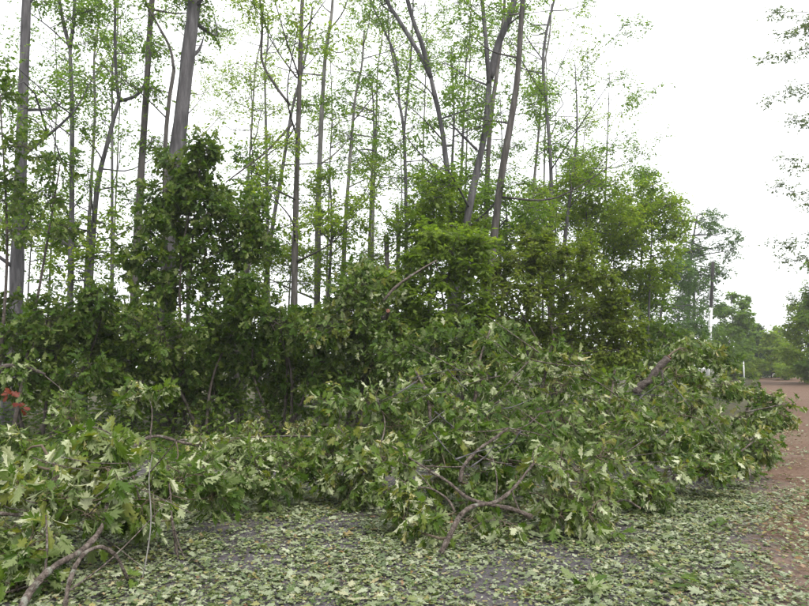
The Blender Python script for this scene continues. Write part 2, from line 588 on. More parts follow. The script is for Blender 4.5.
# ------------------------------------------------------------------ twigs and leaves in lobes
def lobe_twigs(lobes, rng, nb, ntw, blen=1.0, tlen=.35, bias=(0, 0, 0), gravity=0.0, floor=None, spread=.9):
    """Each lobe (centre, radii): nb branchlets radiate from near its centre, each carrying ntw twigs.
    Returns branchlets (n,5,3) and twigs (n,4,3)."""
    Bs, Ts = [], []
    bias = np.asarray(bias, float)
    for c, r in lobes:
        c = np.asarray(c, float)
        r = np.broadcast_to(np.asarray(r, float), (3,))
        d = nrm(rng.normal(size=(nb, 3)))
        e = c + d * r * (0.55 + .5 * rng.random((nb, 1)) if blen == 1 else .3 + 1.15 * rng.random((nb, 1)) ** 1.3) * blen + bias * r
        s = c + rng.normal(size=(nb, 3)) * r * .14
        t = np.linspace(0, 1, 5)[None, :, None]
        L = np.linalg.norm(e - s, axis=1)[:, None, None]
        bend = rng.normal(size=(nb, 1, 3)) * L * .14
        B = s[:, None] * (1 - t) + e[:, None] * t + bend * np.sin(t * math.pi) + rng.normal(size=(nb, 5, 3)) * L * .025
        B[:, :, 2] -= (gravity * L * t * t)[:, :, 0]
        Bs.append(B)
        u = .25 + .75 * rng.random((nb, ntw)) ** .8
        u[:, 0] = 1.0
        k = np.minimum((u * 4).astype(int), 3)
        fr = (u * 4 - k)[..., None]
        ii = np.arange(nb)[:, None]
        S = B[ii, k] * (1 - fr) + B[ii, k + 1] * fr
        bd = nrm(B[ii, k + 1] - B[ii, k])
        td = nrm(bd + rng.normal(size=(nb, ntw, 3)) * spread * np.where(u[..., None] == 1, .25, 1.0) + bias * .5)
        tl = (tlen * (.5 + .8 * rng.random((nb, ntw, 1))))
        q = np.linspace(0, 1, 4)[None, None, :, None]
        T = S[:, :, None] + td[:, :, None] * tl[..., None] * q
        T = T + rng.normal(size=T.shape) * (tl[..., None] * .05) * q
        T[..., 2] -= (gravity * tl[..., None] * q * q * .8)[..., 0]
        Ts.append(T.reshape(-1, 4, 3))
    B = np.concatenate(Bs)
    T = np.concatenate(Ts)
    if floor is not None:
        for A in (B, T):
            A[..., 2] = np.maximum(A[..., 2], floor + .02 + .05 * rng.random(A.shape[:-1]))
    return B, T


def twig_leaves(T, k, rng, size, mode='oak', droop=.4, flip=.1, jitter=.6, floor=None, tint=(.5, .25)):
    n = len(T)
    u = 1 - .85 * rng.random((n, k)) ** (2.2 if mode == 'oak' else 1.0)
    g = np.minimum((u * 3).astype(int), 2)
    fr = (u * 3 - g)[..., None]
    ii = np.arange(n)[:, None]
    pos = T[ii, g] * (1 - fr) + T[ii, g + 1] * fr
    td = nrm(T[:, 3] - T[:, 0])[:, None]
    rad = rng.normal(size=(n, k, 3))
    rad = nrm(rad - (rad * td).sum(2, keepdims=True) * td)
    if mode == 'oak':
        d = td * (.35 + .5 * rng.random((n, k, 1))) + rad * .8
        N = UP + rng.normal(size=(n, k, 3)) * jitter + td * .25
    else:                                              # flat sprays
        rad[..., 2] *= .25
        d = td * .5 + rad * .9
        N = UP + rng.normal(size=(n, k, 3)) * jitter * .7
    d = nrm(d)
    d[..., 2] -= droop * (.4 + rng.random((n, k)))
    d = nrm(d).reshape(-1, 3)
    pos = pos.reshape(-1, 3)
    N = N.reshape(-1, 3)
    # leaves that hang steeply face outwards
    hang = np.clip(-d[:, 2:3], 0, 1)
    out = nrm(rng.normal(size=(n * k, 3)) * np.array([1, 1, .2]))
    N = N * (1 - hang * .6) + out * hang
    N = np.where(rng.random((n * k, 1)) < flip, -N, N)
    sz = size * (.42 + .95 * rng.random(n * k) ** .85)
    ti = np.clip(rng.normal(tint[0], tint[1], n)[:, None] + rng.normal(0, .13, (n, k)), 0, 1).reshape(-1)
    if floor is not None:
        pos[:, 2] = np.maximum(pos[:, 2], floor + .015)
        tip = pos[:, 2] + d[:, 2] * sz
        low = tip < floor + .01
        d[low, 2] = (floor + .012 - pos[low, 2]) / sz[low]
    return pos, d, N, sz, ti


def connectors(woods, lobes, rng, taper=.5):
    """Branches from the nearest point of the wooden skeleton to each lobe's centre: (n,6,3), start radius."""
    allp = np.concatenate([w[0] for w in woods])
    allr = np.concatenate([np.linspace(w[1], w[2], len(w[0])) for w in woods])
    out, rr = [], []
    for c, r in lobes:
        c = np.asarray(c, float)
        dv = c - allp
        dist = np.linalg.norm(dv * np.array([1, 1, .8]), axis=1) + np.maximum(0, -dv[:, 2]) * .6
        k = int(np.argmin(dist))
        a = allp[k]
        L = np.linalg.norm(c - a)
        t = np.linspace(0, 1, 6)[:, None]
        ln = a * (1 - t) + c * t + rng.normal(size=3) * L * .10 * np.sin(t * math.pi) + rng.normal(size=(6, 3)) * L * .015
        ln[0] = a
        out.append(ln)
        rr.append(min(allr[k] * .75, max(.006, .012 * L + .25 * allr[k])))
    return np.array(out), np.array(rr)


TRI = [0]


def plant(name, label, cat, woods, lobes, seed, leafmat='tree', bark='bark', group=None, part='trunk', nb=8, ntw=6, k=7,
          leaf=.1, lod='kite', mode='oak', droop=.4, flip=.12, tlen=.35, jitter=.6, gravity=0., bias=(0, 0, 0), floor=None,
          tint=(.5, .22), obj_leaves=0, sides=8, rough=.08, base=None, flare=0, twig_r=.0035, crown='crown', wood_names=None,
          cap_mat=None, spread=.9, connect=True, branch_mat=None, blen=1.0):
    """A thing: thick wooden members (each a part), side branches, twigs and leaves."""
    rng = np.random.default_rng(seed)
    if base is None:
        base = woods[0][0][0]
    base = np.asarray(base, float)
    root = thing(name, base, label, cat, group)
    bm = M[bark]
    for i, w in enumerate(woods):
        V, F = limb_tube(w[0], w[1], w[2], sides if i == 0 else max(6, sides - 2), rng, rough * (1.7 if part == 'main_limb' else 1), cap=True, flare=flare if i == 0 else 0)
        nm = (wood_names[i] if wood_names else (part if i == 0 else 'limb'))
        o = link(nm, mesh_from(nm, [(V - base, F, 0, None)], [bm], smooth=(0,)), root)
        TRI[0] += len(F)
        if cap_mat and len(w) > 3 and w[3]:
            # pale broken or sawn end: an uneven disc set on the end of the limb
            for end in w[3]:
                p, q = (w[0][0], w[0][1]) if end == 0 else (w[0][-1], w[0][-2])
                r_ = (w[1] if end == 0 else w[2]) * .93
                ax = nrm(p - q)
                u = nrm(np.cross(ax, UP + .01))
                v_ = np.cross(ax, u)
                a = np.arange(10) * 2 * math.pi / 10
                jag = 0 if cap_mat == 'cutwood' else .6
                ring = p + r_ * (np.cos(a)[:, None] * u + np.sin(a)[:, None] * v_) + ax * (.003 + r_ * jag * rng.random((10, 1)))
                cv = np.concatenate([ring, [p + ax * (.004 + r_ * jag * .9)]])
                i_ = np.arange(10)
                cf = np.stack([i_, (i_ + 1) % 10, np.full(10, 10)], 1)
                cn_ = 'sawn_end' if cap_mat == 'cutwood' else 'torn_end'
                link(cn_, mesh_from(cn_, [(cv - base, cf, 0, None)], [M[cap_mat]]), o)
    if lobes:
        ch = []
        if connect:
            Cn, cr_ = connectors(woods, lobes, rng)
            V, F = tubes(Cn, cr_, np.minimum(cr_ * .5, .008), 5)
            ch.append((V - base, F, 1, None))
        B, T = lobe_twigs(lobes, rng, nb, ntw, tlen=tlen, bias=bias, gravity=gravity, floor=floor, spread=spread, blen=blen)
        dist = float(np.linalg.norm(base[:2]))
        V, F = tubes(B if dist < 10 else B[:, ::2], twig_r * 1.8, twig_r, 3)
        ch.append((V - base, F, 1, None))
        if dist < 19:                                  # beyond that a twig is a fraction of a pixel
            V, F = tubes(T if dist < 7 else T[:, ::3], twig_r, twig_r * .45, 3)
            ch.append((V - base, F, 1, None))
        pos, d, N, sz, ti = twig_leaves(T, k, rng, leaf, mode, droop, flip, jitter, floor, tint)
        keep = np.ones(len(pos), bool)
        if obj_leaves:
            dep = np.linalg.norm(pos - np.array([0, 0, CAM_Z]), axis=1) / sz
            near = np.argsort(dep)[:obj_leaves]
            keep[near] = False
            leaf_objects(pos[near], d[near], N[near], sz[near], ti[near], 'hi', SHAPES['hi'], M[leafmat], root, base, rng)
            TRI[0] += 35 * len(near)
        if keep.any():
            V, F, t = leaves(pos[keep], d[keep], N[keep], sz[keep], ti[keep], SHAPES['mid' if (obj_leaves and lod == 'hi') else lod], rng)
            ch.append((V - base, F, 0, t))
        o = link(crown, mesh_from(crown, ch, [M[leafmat], M[branch_mat or bark]], smooth=(1,)), root, kind='stuff')
        TRI[0] += sum(len(c[1]) for c in ch)
    return root


# ================================================================== SETTING
def grid_sheet(name, xs, ys, zoff, material, mask=None, wob=0.0):
    X, Y = np.meshgrid(xs, ys)
    Z = height(X, Y) + zoff
    if wob:
        Z = Z + wob * (np.sin(X * 3.1 + 1.3 * np.sin(Y * 2.3)) * np.sin(Y * 2.7 + X))
    V = np.stack([X, Y, Z], -1).reshape(-1, 3)
    nx, ny = len(xs), len(ys)
    i = (np.arange(ny - 1)[:, None] * nx + np.arange(nx - 1)).ravel()
    F = np.concatenate([np.stack([i, i + 1, i + nx + 1], 1), np.stack([i, i + nx + 1, i + nx], 1)])
    o = link(name, mesh_from(name, [(V, F, 0, None)], [material], smooth=(0,)), kind='structure')
    return o


def spaced(a, b, fine0, fine1, fs, cs):
    return np.unique(np.concatenate([np.arange(a, fine0, cs), np.arange(fine0, fine1, fs), np.arange(fine1, b + cs, cs)]))


grid_sheet('ground', spaced(-300, 300, -40, 60, 1.0, 20), spaced(-50, 400, -10, 110, 1.0, 20), -0.03, M['soil'])
# asphalt drive and dirt road: strips whose edges follow the lane edge
for nm, mt, lo, hi, z, ys in (
        ('driveway', M['asphalt'], None, 0.35, 0.0, np.arange(-4, 15.01, .2)),
        ('dirt_road', M['dirt'], 0.0, 9.0, 0.012, np.concatenate([np.arange(-4, 30, .15), np.arange(30, 130, 1.)]))):
    rows = []
    nx = 60
    rr = np.random.default_rng(5)
    for y in ys:
        e = float(lane_edge(y))
        a = -14 if lo is None else e + lo + .10 * rr.normal() * (1 if y < 25 else .3)
        b = e + hi
        x = a + (b - a) * np.linspace(0, 1, nx)
        zz = height(x, np.full(nx, y)) + z
        if nm == 'dirt_road':
            zz = zz + .012 * np.sin(x * 3 + y) * np.cos(y * 2.1) * sstep(0, 1.0, x - a) + .02 * sstep(0, .8, x - a)
            zz[0] -= .022                              # the edge dips under the asphalt's surface
        rows.append(np.stack([x, np.full(nx, y), zz], 1))
    V = np.concatenate(rows)
    ny = len(ys)
    i = (np.arange(ny - 1)[:, None] * nx + np.arange(nx - 1)).ravel()
    F = np.concatenate([np.stack([i, i + 1, i + nx + 1], 1), np.stack([i, i + nx + 1, i + nx], 1)])
    link(nm, mesh_from(nm, [(V, F, 0, None)], [mt], smooth=(0,)), kind='structure')


# ================================================================== STANDING TREES
def trunk_line(px, d, top_extra=None, lean=0):
    """px: list of (x, y) from low to high on the photograph at depth d; runs down to the ground."""
    pts = [P(x, y, d + lean * k) for k, (x, y) in enumerate(px)]
    p0 = pts[0]
    gz = float(height(p0[0], p0[1]))
    dirv = pts[0] - pts[1]
    dirv = dirv / max(1e-6, -dirv[2])
    L = p0[2] - gz + .15
    foot = p0 + np.array([dirv[0] * .4 * L, 0, -L])
    pts = [foot, (foot + p0) / 2 + np.array([dirv[0] * .1 * L, 0, 0])] + pts
    if top_extra:
        dv = pts[-1] - pts[-2]
        dv = dv / np.linalg.norm(dv)
        pts.append(pts[-1] + dv * top_extra * .5 + np.array([.15, .1, 0]))
        pts.append(pts[-1] + (dv * .9 + np.array([0, 0, .12])) * top_extra * .5)
    return smooth_line(pts, 5)


def auto_limbs(trunk, r0, r1, n, f0, f1, length, rng, rise=.45, away=0.0):
    """Thin limbs leaving a trunk, each with flattish leaf lobes near its end."""
    woods, lobes = [], []
    m = len(trunk)
    for i in range(n):
        f = f0 + (f1 - f0) * (i + rng.random()) / n
        k = min(m - 2, int(f * (m - 1)))
        a = rng.random() * 2 * math.pi
        L = 1.35 * length * (.5 + .8 * rng.random()) * (1.1 - .5 * f)
        d = nrm(np.array([math.cos(a), math.sin(a) + away, rise + .3 * rng.normal()]))
        p0 = trunk[k]
        p1 = p0 + d * L * .5 + rng.normal(size=3) * L * .05
        p2 = p0 + d * L + np.array([0, 0, .12 * L]) + rng.normal(size=3) * L * .08
        ln = smooth_line([p0, p1, p2], 4)
        rr_ = (r0 + (r1 - r0) * f) * .38
        woods.append((ln, max(.012, rr_), .008))
        for q in range(2 if L < 2 else 3):
            s = .45 + .55 * rng.random() if q else 1.0
            c = p0 * (1 - s) + p2 * s + rng.normal(size=3) * L * .14
            lobes.append((c, np.array([.55, .55, .26]) * (.6 + .8 * rng.random()) * min(1.6, .55 + L * .25)))
    return woods, lobes


def wood_tree(name, label, px, d, wpx, top=6, forks=(), nl=9, f0=.35, f1=1.0, length=2.2, seed=1, leafmat='tree', bark='bark', leaf=.085,
              nb=7, ntw=6, k=5, cat='tree', extra_lobes=(), mode='spray', group=None, top_ratio=.55, lod='kite', **kw):
    rng = np.random.default_rng(seed)
    t = trunk_line(px, d, top)
    r = wpx * d / F_PX / 2
    woods = [(t, r * 1.12, r * top_ratio if not top else r * top_ratio * .6)]
    for f in forks:
        fp = smooth_line([P(x, y, d + dd) for x, y, dd in f[0]], 5)
        woods.append((fp, f[1] * d / F_PX / 2, f[2] * d / F_PX / 2))
    lb = []
    w2, lb = auto_limbs(t, r, r * top_ratio, nl, f0, f1, length, rng)
    for f in woods[1:]:
        w3, l3 = auto_limbs(f[0], f[1], f[2], 2, .4, 1, length * .7, rng)
        w2 += w3
        lb += l3
    lb += list(extra_lobes)
    return plant(name, label, cat, woods + w2, lb, seed + 77, leafmat, bark, group, nb=nb, ntw=ntw, k=k, leaf=leaf, lod=lod, mode=mode,
                 droop=.25, tlen=.4, jitter=.45, sides=9, rough=.05, flare=.5, twig_r=.004, **kw)


def L_(px, py, d, rpx, flat=.7, dd=0):
    r = rpx * d / F_PX
    return (P(px, py, d + dd), np.array([r, r, r * flat]))


def lobes_in(cx, cy, rx, ry, d, dd, n, rpx, rng, flat=.6, shell=.5):
    out = []
    for _ in range(n):
        a = rng.random() * 2 * math.pi
        q = shell + (1 - shell) * rng.random()
        q = q if rng.random() < .7 else rng.random()
        out.append(L_(cx + rx * q * math.cos(a), cy + ry * q * math.sin(a), d + dd * rng.normal() * .5, rpx * (.7 + .6 * rng.random()), flat))
    return out


rngT = np.random.default_rng(11)
wood_tree('oak_tree', 'tall dark straight trunk at the far left edge of the woods', [(16, 300), (19, 220), (23, 110), (28, -20)], 17, 13.5,
          seed=21, nl=8, f0=.3, length=2.4, bark='bark', leafmat='tree', extra_lobes=[L_(8, 60, 15, 14), L_(0, 95, 15, 18), L_(20, 120, 16, 16), L_(38, 130, 16, 14), L_(50, 190, 16, 20), L_(32, 215, 16, 18), L_(8, 210, 16, 14)])
wood_tree('maple_tree', 'slim trunk forking into a narrow V high at the upper left', [(71, 265), (72, 180), (72, 110), (70, 48)], 19, 6.5, top=None,
          forks=[([(70, 48, 0), (64, 25, .1), (58, -10, .2), (50, -90, .4)], 4, 2), ([(70, 48, 0), (74, 15, -.1), (77, -60, -.3)], 4, 2),
                 ([(68, 45, 0), (50, 28, -.3), (30, 13, -.5)], 1.6, 1)], seed=22, nl=6, f0=.3, f1=.75, length=1.8,
          extra_lobes=[L_(62, 8, 19, 12), L_(72, 18, 19, 10), L_(92, 22, 19, 12), L_(50, -5, 19, 12), L_(60, 80, 19, 18), L_(80, 105, 19, 16)])
wood_tree('maple_tree', 'crooked forked trunk with a U shaped side limb at upper left', [(90, 280), (97, 190), (107, 145), (119, 100)], 20, 7, top=None,
          forks=[([(119, 100, 0), (116, 70, .1), (115, 20, .2), (118, -70, .3)], 3.5, 2), ([(119, 100, 0), (128, 99, -.1), (139, 93, -.2), (146, 78, -.3), (147, 40, -.4)], 4, 1.6)],
          seed=23, nl=6, f0=.35, f1=.8, length=1.8, extra_lobes=[L_(110, 8, 20, 22), L_(128, 5, 20, 18), L_(140, 35, 20, 14), L_(100, 90, 20, 20), L_(104, 120, 20, 16)])
wood_tree('maple_tree', 'thin pale stem standing left of the crooked forked tree', [(86, 280), (92, 170), (95, 110), (94, 60)], 23, 4.5, top=3, seed=24, nl=7, f0=.35, length=1.8, bark='bark_pale', leafmat='spring')
wood_tree('oak_tree', 'straight bare dark trunk left of the big double trunk', [(138, 225), (142, 160), (147, 80), (153, -10)], 17.5, 8.5, seed=25, nl=4, f0=.7, length=2.0, bark='bark_dark')
wood_tree('oak_tree', 'thickest trunk in the woods, grey and forking at the top', [(168, 290), (174, 180), (182, 110), (191, 30), (195, 0)], 17.5, 17.5, top=None,
          forks=[([(195, 2, 0), (189, -25, .2), (178, -90, .6), (172, -200, .8)], 9, 4), ([(195, 2, 0), (200, -30, -.2), (206, -100, -.3), (212, -220, -.5)], 9, 4)],
          seed=26, nl=4, f0=.75, length=2.6, top_ratio=.72)
wood_tree('oak_tree', 'slender dark stem leaning out close beside the thickest trunk', [(165, 250), (165, 160), (168, 110), (174, 70)], 17.1, 6.5, top=None,
          forks=[([(174, 70, 0), (170, 48, 0), (158, 25, -.1), (145, 0, -.2), (132, -40, -.3)], 3.2, 1.5)], seed=27, nl=3, f0=.6, length=1.6, bark='bark_dark',
          extra_lobes=[L_(150, 12, 17, 10), L_(158, 45, 17, 10)])
wood_tree('maple_tree', 'slim dark trunk with many thin side limbs left of centre', [(294, 300), (296, 200), (299, 100), (303, -10)], 20, 7, seed=28, nl=10, f0=.3, length=2.3, bark='bark_dark', leafmat='spring',
          forks=[([(290, 105, 0), (275, 85, -.2), (262, 60, -.3), (262, 20, -.4), (255, -40, -.5)], 3, 1.5), ([(292, 124, 0), (268, 150, -.5), (245, 168, -.8), (226, 182, -1)], 3, 1.2),
                 ([(297, 78, 0), (280, 55, .2), (268, 35, .3)], 2, 1)])
wood_tree('maple_tree', 'straight pale trunk just right of the slim dark one', [(317, 300), (318, 220), (320, 150), (325, 60)], 27, 7.5, top=4, seed=29, nl=12, f0=.3, length=2.8, bark='bark_pale', leafmat='spring', nb=6)
wood_tree('maple_tree', 'thin trunk leaning right among the pale saplings left of centre', [(264, 300), (272, 230), (283, 165), (292, 110)], 25, 5.5, top=4, seed=30, nl=9, f0=.3, length=2.3, bark='bark')
wood_tree('maple_tree', 'short thin pale trunk in the middle of the woods', [(343, 290), (345, 230), (350, 160), (355, 100)], 28, 5.5, top=3, seed=31, nl=11, f0=.25, length=2.5, bark='bark_pale', leafmat='spring')
wood_tree('maple_tree', 'thin twin stemmed tree with wispy ascending limbs at centre', [(406, 290), (406, 210), (404, 135), (399, 100)], 23, 5, top=None,
          forks=[([(399, 100, 0), (396, 60, .1), (384, 30, .2), (370, 0, .3), (352, -50, .5)], 3, 1.5), ([(404, 135, 0), (408, 90, -.1), (412, 40, -.2), (414, -40, -.3)], 2.5, 1.2),
                 ([(397, 75, 0), (390, 45, 0), (388, 15, .1), (392, -30, .2)], 2, 1)], seed=32, nl=8, f0=.3, length=2.2)
wood_tree('oak_tree', 'bowed trunk curving left and forking near the top edge', [(451, 240), (449, 190), (442, 130), (431, 78)], 21, 8, top=None,
          forks=[([(431, 78, 0), (418, 52, .1), (400, 22, .2), (384, -5, .3), (360, -70, .5)], 5, 3), ([(431, 78, 0), (422, 45, -.2), (410, 10, -.3), (400, -40, -.5), (396, -110, -.5)], 5, 3)],
          seed=33, nl=6, f0=.35, length=2.2)
wood_tree('oak_tree', 'sturdy trunk leaning right with a Y fork near the top', [(466, 230), (472, 195), (485, 130), (490, 75)], 20, 10, top=None,
          forks=[([(490, 78, 0), (498, 45, 0), (511, 12, .1), (522, -40, .2), (535, -140, .4)], 8, 4), ([(489, 85, 0), (487, 55, -.2), (483, 10, -.3), (478, -60, -.4)], 5, 3),
                 ([(477, 150, 0), (462, 135, -.3), (449, 122, -.5)], 3, 1.5)], seed=34, nl=6, f0=.4, length=2.3, bark='bark')
wood_tree('oak_tree', 'long trunk sweeping right beside the Y forked one', [(488, 320), (492, 260), (501, 180), (516, 90), (520, 40), (524, -10)], 19, 8.5, seed=35, nl=7, f0=.3, length=2.2, bark='bark_dark')
wood_tree('oak_tree', 'dark stem half hidden between the two leaning centre trunks', [(486, 230), (488, 160), (492, 110)], 24, 7, top=6, seed=36, nl=7, f0=.4, length=2.4, bark='bark_dark')
wood_tree('maple_tree', 'slim trunk right of centre with a leafy tuft on top', [(551, 250), (551, 170), (546, 100), (543, 60), (548, 25)], 26, 5.5, top=3, seed=37, nl=14, f0=.25, length=2.4, bark='bark', nb=6)
wood_tree('maple_tree', 'slim trunk with a broken top at the right end of the woods', [(565, 240), (571, 190), (577, 130), (575, 62)], 26, 6, top=None, top_ratio=.15, seed=38, nl=12, f0=.25, length=2.3, bark='bark', nb=6)
wood_tree('birch_tree', 'hair thin pale stem rightmost of the tall bare ones', [(578, 240), (581, 190), (584, 140), (587, 95)], 29, 2.6, top=None, top_ratio=.15, seed=39, nl=10, f0=.25, length=2.2, bark='bark_pale', leafmat='spring')
# a few more thin stems far back that close the wood
far_px = [(112, 26, 'far stem between the crooked tree and the bare dark trunk'),
          (243, 32, 'far leaning stem above the bright gap left of centre'), (268, 34, 'far pale stem behind the slim dark trunk'),
          (372, 31, 'faint far stem left of the twin stemmed centre tree'), 
          (458, 33, 'faint far stem seen through the centre crowns'), (528, 29, 'far stem right of the long sweeping trunk'), (603, 33, 'far stem rising out of the right hand tree mass'), (188, 36, 'faint far stem behind the thickest trunk')]
for i, (x, d, lb) in enumerate(far_px):
    lean = rngT.normal() * 10
    wood_tree('maple_tree', lb, [(x, 290), (x + lean * .3, 200), (x + lean * .7, 130), (x + lean, 70)], d, 3.2 + rngT.random() * 1.6, top=3 if x < 590 else None, top_ratio=.55 if x < 590 else .15, seed=300 + i, nl=12, f0=.2,
              length=2.6, bark='bark_pale' if i % 2 else 'bark', leafmat='spring' if i % 3 else 'tree', nb=6, ntw=5, k=6, group='thin stems far back in the wood')
# broken snags
for x, y0, y1, d, w, bk, lb in ((386, 290, 236, 19, 5.5, 'bark_dark', 'short dark broken stub standing at the centre of the woods'),
                                (397, 290, 205, 21, 4.2, 'bark_pale', 'pale broken snag just right of the dark stub'),
                                (238, 310, 262, 18, 6, 'bark_dark', 'dark leaning stub below the bright gap left of centre')):
    t = trunk_line([(x, y0), (x + 1, (y0 + y1) / 2), (x + (12 if x == 238 else 0), y1)], d)
    r = w * d / F_PX / 2
    plant('snag', lb, 'dead tree', [(t, r * 1.2, r * .8, (1,))], [], 500 + x, bark=bk, cap_mat='wood', sides=8)

# ---- the tree mass on the right
rg = np.random.default_rng(31)


def mass_tree(name, label, cx, cy, rx, ry, d, n, rpx, leafmat, seed, base_px=None, wpx=5, bark='bark', nb=10, ntw=7, k=6, leaf=.118, flat=.45, mode='spray', cat='tree', lod='kite', dd=2.0, group=None, shell=.5, **kw):
    rg_ = np.random.default_rng(seed)
    bx = base_px or cx
    t = trunk_line([(bx, cy + ry * .7), (bx + 2, cy), (cx, cy - ry * .8)], d)
    r = wpx * d / F_PX / 2
    lb = lobes_in(cx, cy, rx, ry, d, dd, n, rpx, rg_, flat, shell)
    return plant(name, label, cat, [(t, r * 1.1, r * .3)], lb, seed + 5, leafmat, bark, group, nb=nb, ntw=ntw, k=k, leaf=leaf, lod=lod, mode=mode, droop=.25,
                 tlen=.45, jitter=.45, twig_r=.005, **kw)


mass_tree('beech_tree', 'feathery yellow green tree in front of the right hand woods', 585, 240, 50, 72, 27, 38, 18, 'spring', 41, wpx=3)
mass_tree('maple_tree', 'tall thin topped tree rising highest on the right hand side', 640, 240, 36, 76, 31, 36, 15, 'tree', 42, wpx=3)
mass_tree('maple_tree', 'yellow green layered tree right of the feathery one', 650, 235, 32, 52, 29, 28, 15, 'spring', 43, wpx=3)
mass_tree('maple_tree', 'broad blue green tree reaching out towards the utility pole', 697, 248, 42, 40, 62, 44, 12, 'blue_green', 44, leaf=.16, base_px=690)
mass_tree('beech_tree', 'dark blue green tree low behind the right leaf pile', 672, 305, 36, 50, 50, 36, 14, 'blue_green', 45, leaf=.15, base_px=660)
mass_tree('maple_tree', 'blue green tree beneath the broad one left of the utility pole', 694, 315, 24, 46, 62, 40, 12, 'blue_green', 46, leaf=.16, base_px=692)
mass_tree('maple_tree', 'yellowish tree between the feathery and the tallest right hand trees', 612, 270, 32, 62, 30, 32, 15, 'spring', 47, wpx=3)
mass_tree('maple_tree', 'pale green tree behind the slim broken topped trunk', 555, 195, 40, 60, 31, 24, 14, 'tree', 48, wpx=3)

# ---- green understorey in the middle of the wood
mass_tree('maple_tree', 'fresh green understorey tree at the centre of the woods', 432, 215, 40, 42, 20, 22, 17, 'bright', 51, leaf=.11, lod='star')
mass_tree('maple_tree', 'light green understorey tree behind the sweeping trunk', 505, 225, 40, 40, 23, 20, 16, 'tree', 52)
mass_tree('maple_tree', 'thin pale leaved tree under the slim dark trunk', 330, 225, 45, 55, 25, 20, 14, 'spring', 53, nb=6, k=6)
mass_tree('maple_tree', 'thin green sapling left of the slim dark trunk', 250, 190, 28, 50, 22, 14, 13, 'tree', 54, nb=6, k=6)
mass_tree('maple_tree', 'small yellow green tree in the bright gap at left', 88, 245, 40, 40, 20, 14, 14, 'spring', 55, nb=6, k=6)
mass_tree('maple_tree', 'sparse pale tree high between the slim and twin trees', 372, 130, 42, 60, 30, 16, 13, 'tree', 56, nb=5, k=5)
mass_tree('maple_tree', 'wispy pale tree above the centre between the leaning trunks', 452, 120, 40, 70, 28, 16, 13, 'tree', 57, nb=5, k=5)

# ---- distant wood that closes the view between the stems
rfw = np.random.default_rng(59)
fw = []
for _ in range(180):
    x = rfw.uniform(-85, 34)
    y = rfw.uniform(62, 88)
    if x > lane_edge(y) - 5:
        continue
    hmax = 4.5 + 6 * float(sstep(2, 20, x)) + 1.2 * math.sin(x * .5)
    fw.append((np.array([x, y, float(height(x, y)) + rfw.uniform(.3, hmax)]), np.array([2.2, 1.6, 1.1]) * rfw.uniform(.7, 1.3)))
B_, T_ = lobe_twigs(fw, rfw, 9, 5, tlen=.8)
pos, d, N, sz, ti = twig_leaves(T_, 6, rfw, .30, 'spray', .25, .12, .5)
V, F, t = leaves(pos, d, N, sz, ti, SHAPES['kite'], rfw)
V2, F2 = tubes(B_[:, ::2], .03, .015, 3)
link('far_wood', mesh_from('far_wood', [(V, F, 0, t), (V2, F2, 1, None)], [M['tree'], M['bark']]), kind='stuff')

# ---- thin high canopies that fill the upper wood with pale leaves
for i, (cx, cy, rx, ry, d, lm, lb) in enumerate((
        (55, 90, 55, 80, 26, 'tree', 'thin crowned tree filling the upper left corner'), (120, 60, 40, 60, 28, 'tree', 'thin pale crown above the crooked forked tree'), (250, 110, 40, 60, 30, 'spring', 'airy pale crown right of the thickest trunk'),
        (330, 110, 48, 75, 32, 'spring', 'airy yellow green crown behind the slim dark trunk'), (400, 190, 45, 65, 29, 'spring', 'soft green crown behind the twin stemmed centre tree'), (425, 50, 50, 60, 30, 'tree', 'thin high crown around the bowed trunk'),
        (500, 150, 45, 70, 28, 'tree', 'airy crown behind the two leaning centre trunks'), (545, 90, 40, 70, 31, 'tree', 'thin high crown right of the long sweeping trunk'), (470, 30, 60, 45, 34, 'tree', 'faint crown at the top edge above the Y forked trunk'),
        (160, 250, 60, 40, 24, 'spring', 'light green crown low behind the thickest trunk'), (290, 250, 60, 45, 24, 'spring', 'light green crown low under the slim dark trunk'), (370, 255, 50, 40, 26, 'spring', 'light green crown low behind the dark broken stub'),
        (480, 260, 45, 45, 22, 'bright', 'fresh green crown low behind the bright sapling'), (30, 230, 45, 45, 24, 'spring', 'light green crown low at the left border'), (540, 225, 45, 50, 25, 'spring', 'yellow green crown left of the feathery right hand tree'))):
    low = cy > 200
    mass_tree('maple_tree', lb, cx, cy, rx, ry, d, 24 if low else 15, 16, lm, 520 + i, nb=8 if low else 7, ntw=6, k=6 if low else 5, leaf=.092, wpx=2.6, bark='bark_pale', shell=.1)

# ---- far end of the road
mass_tree('birch_tree', 'pale far tree beside the road behind the utility pole', 731, 332, 18, 46, 75, 44, 8, 'tree', 61, nb=9, leaf=.32, wpx=2, dd=5)
mass_tree('birch_tree', 'low pale far tree left of the dark conifer', 748, 346, 13, 30, 85, 26, 7, 'tree', 62, nb=8, leaf=.34, wpx=2, dd=5)
mass_tree('maple_tree', 'rounded far tree between dark conifer and right edge tree', 779, 350, 13, 26, 80, 24, 7, 'spring', 63, nb=8, leaf=.34, wpx=2, dd=5)
mass_tree('maple_tree', 'yellow green roadside tree at the right edge of the picture', 806, 342, 20, 40, 58, 36, 9, 'spring', 64, nb=12, leaf=.2, wpx=3, dd=4)
mass_tree('maple_tree', 'dark tree overhanging the road at the right edge', 832, 315, 28, 65, 50, 46, 10, 'tree', 65, nb=10, leaf=.22, wpx=4, dd=4)
mass_tree('maple_tree', 'grey green far tree closing the end of the road', 766, 356, 28, 18, 95, 30, 6, 'blue_green', 66, nb=8, leaf=.38, wpx=2, dd=5)


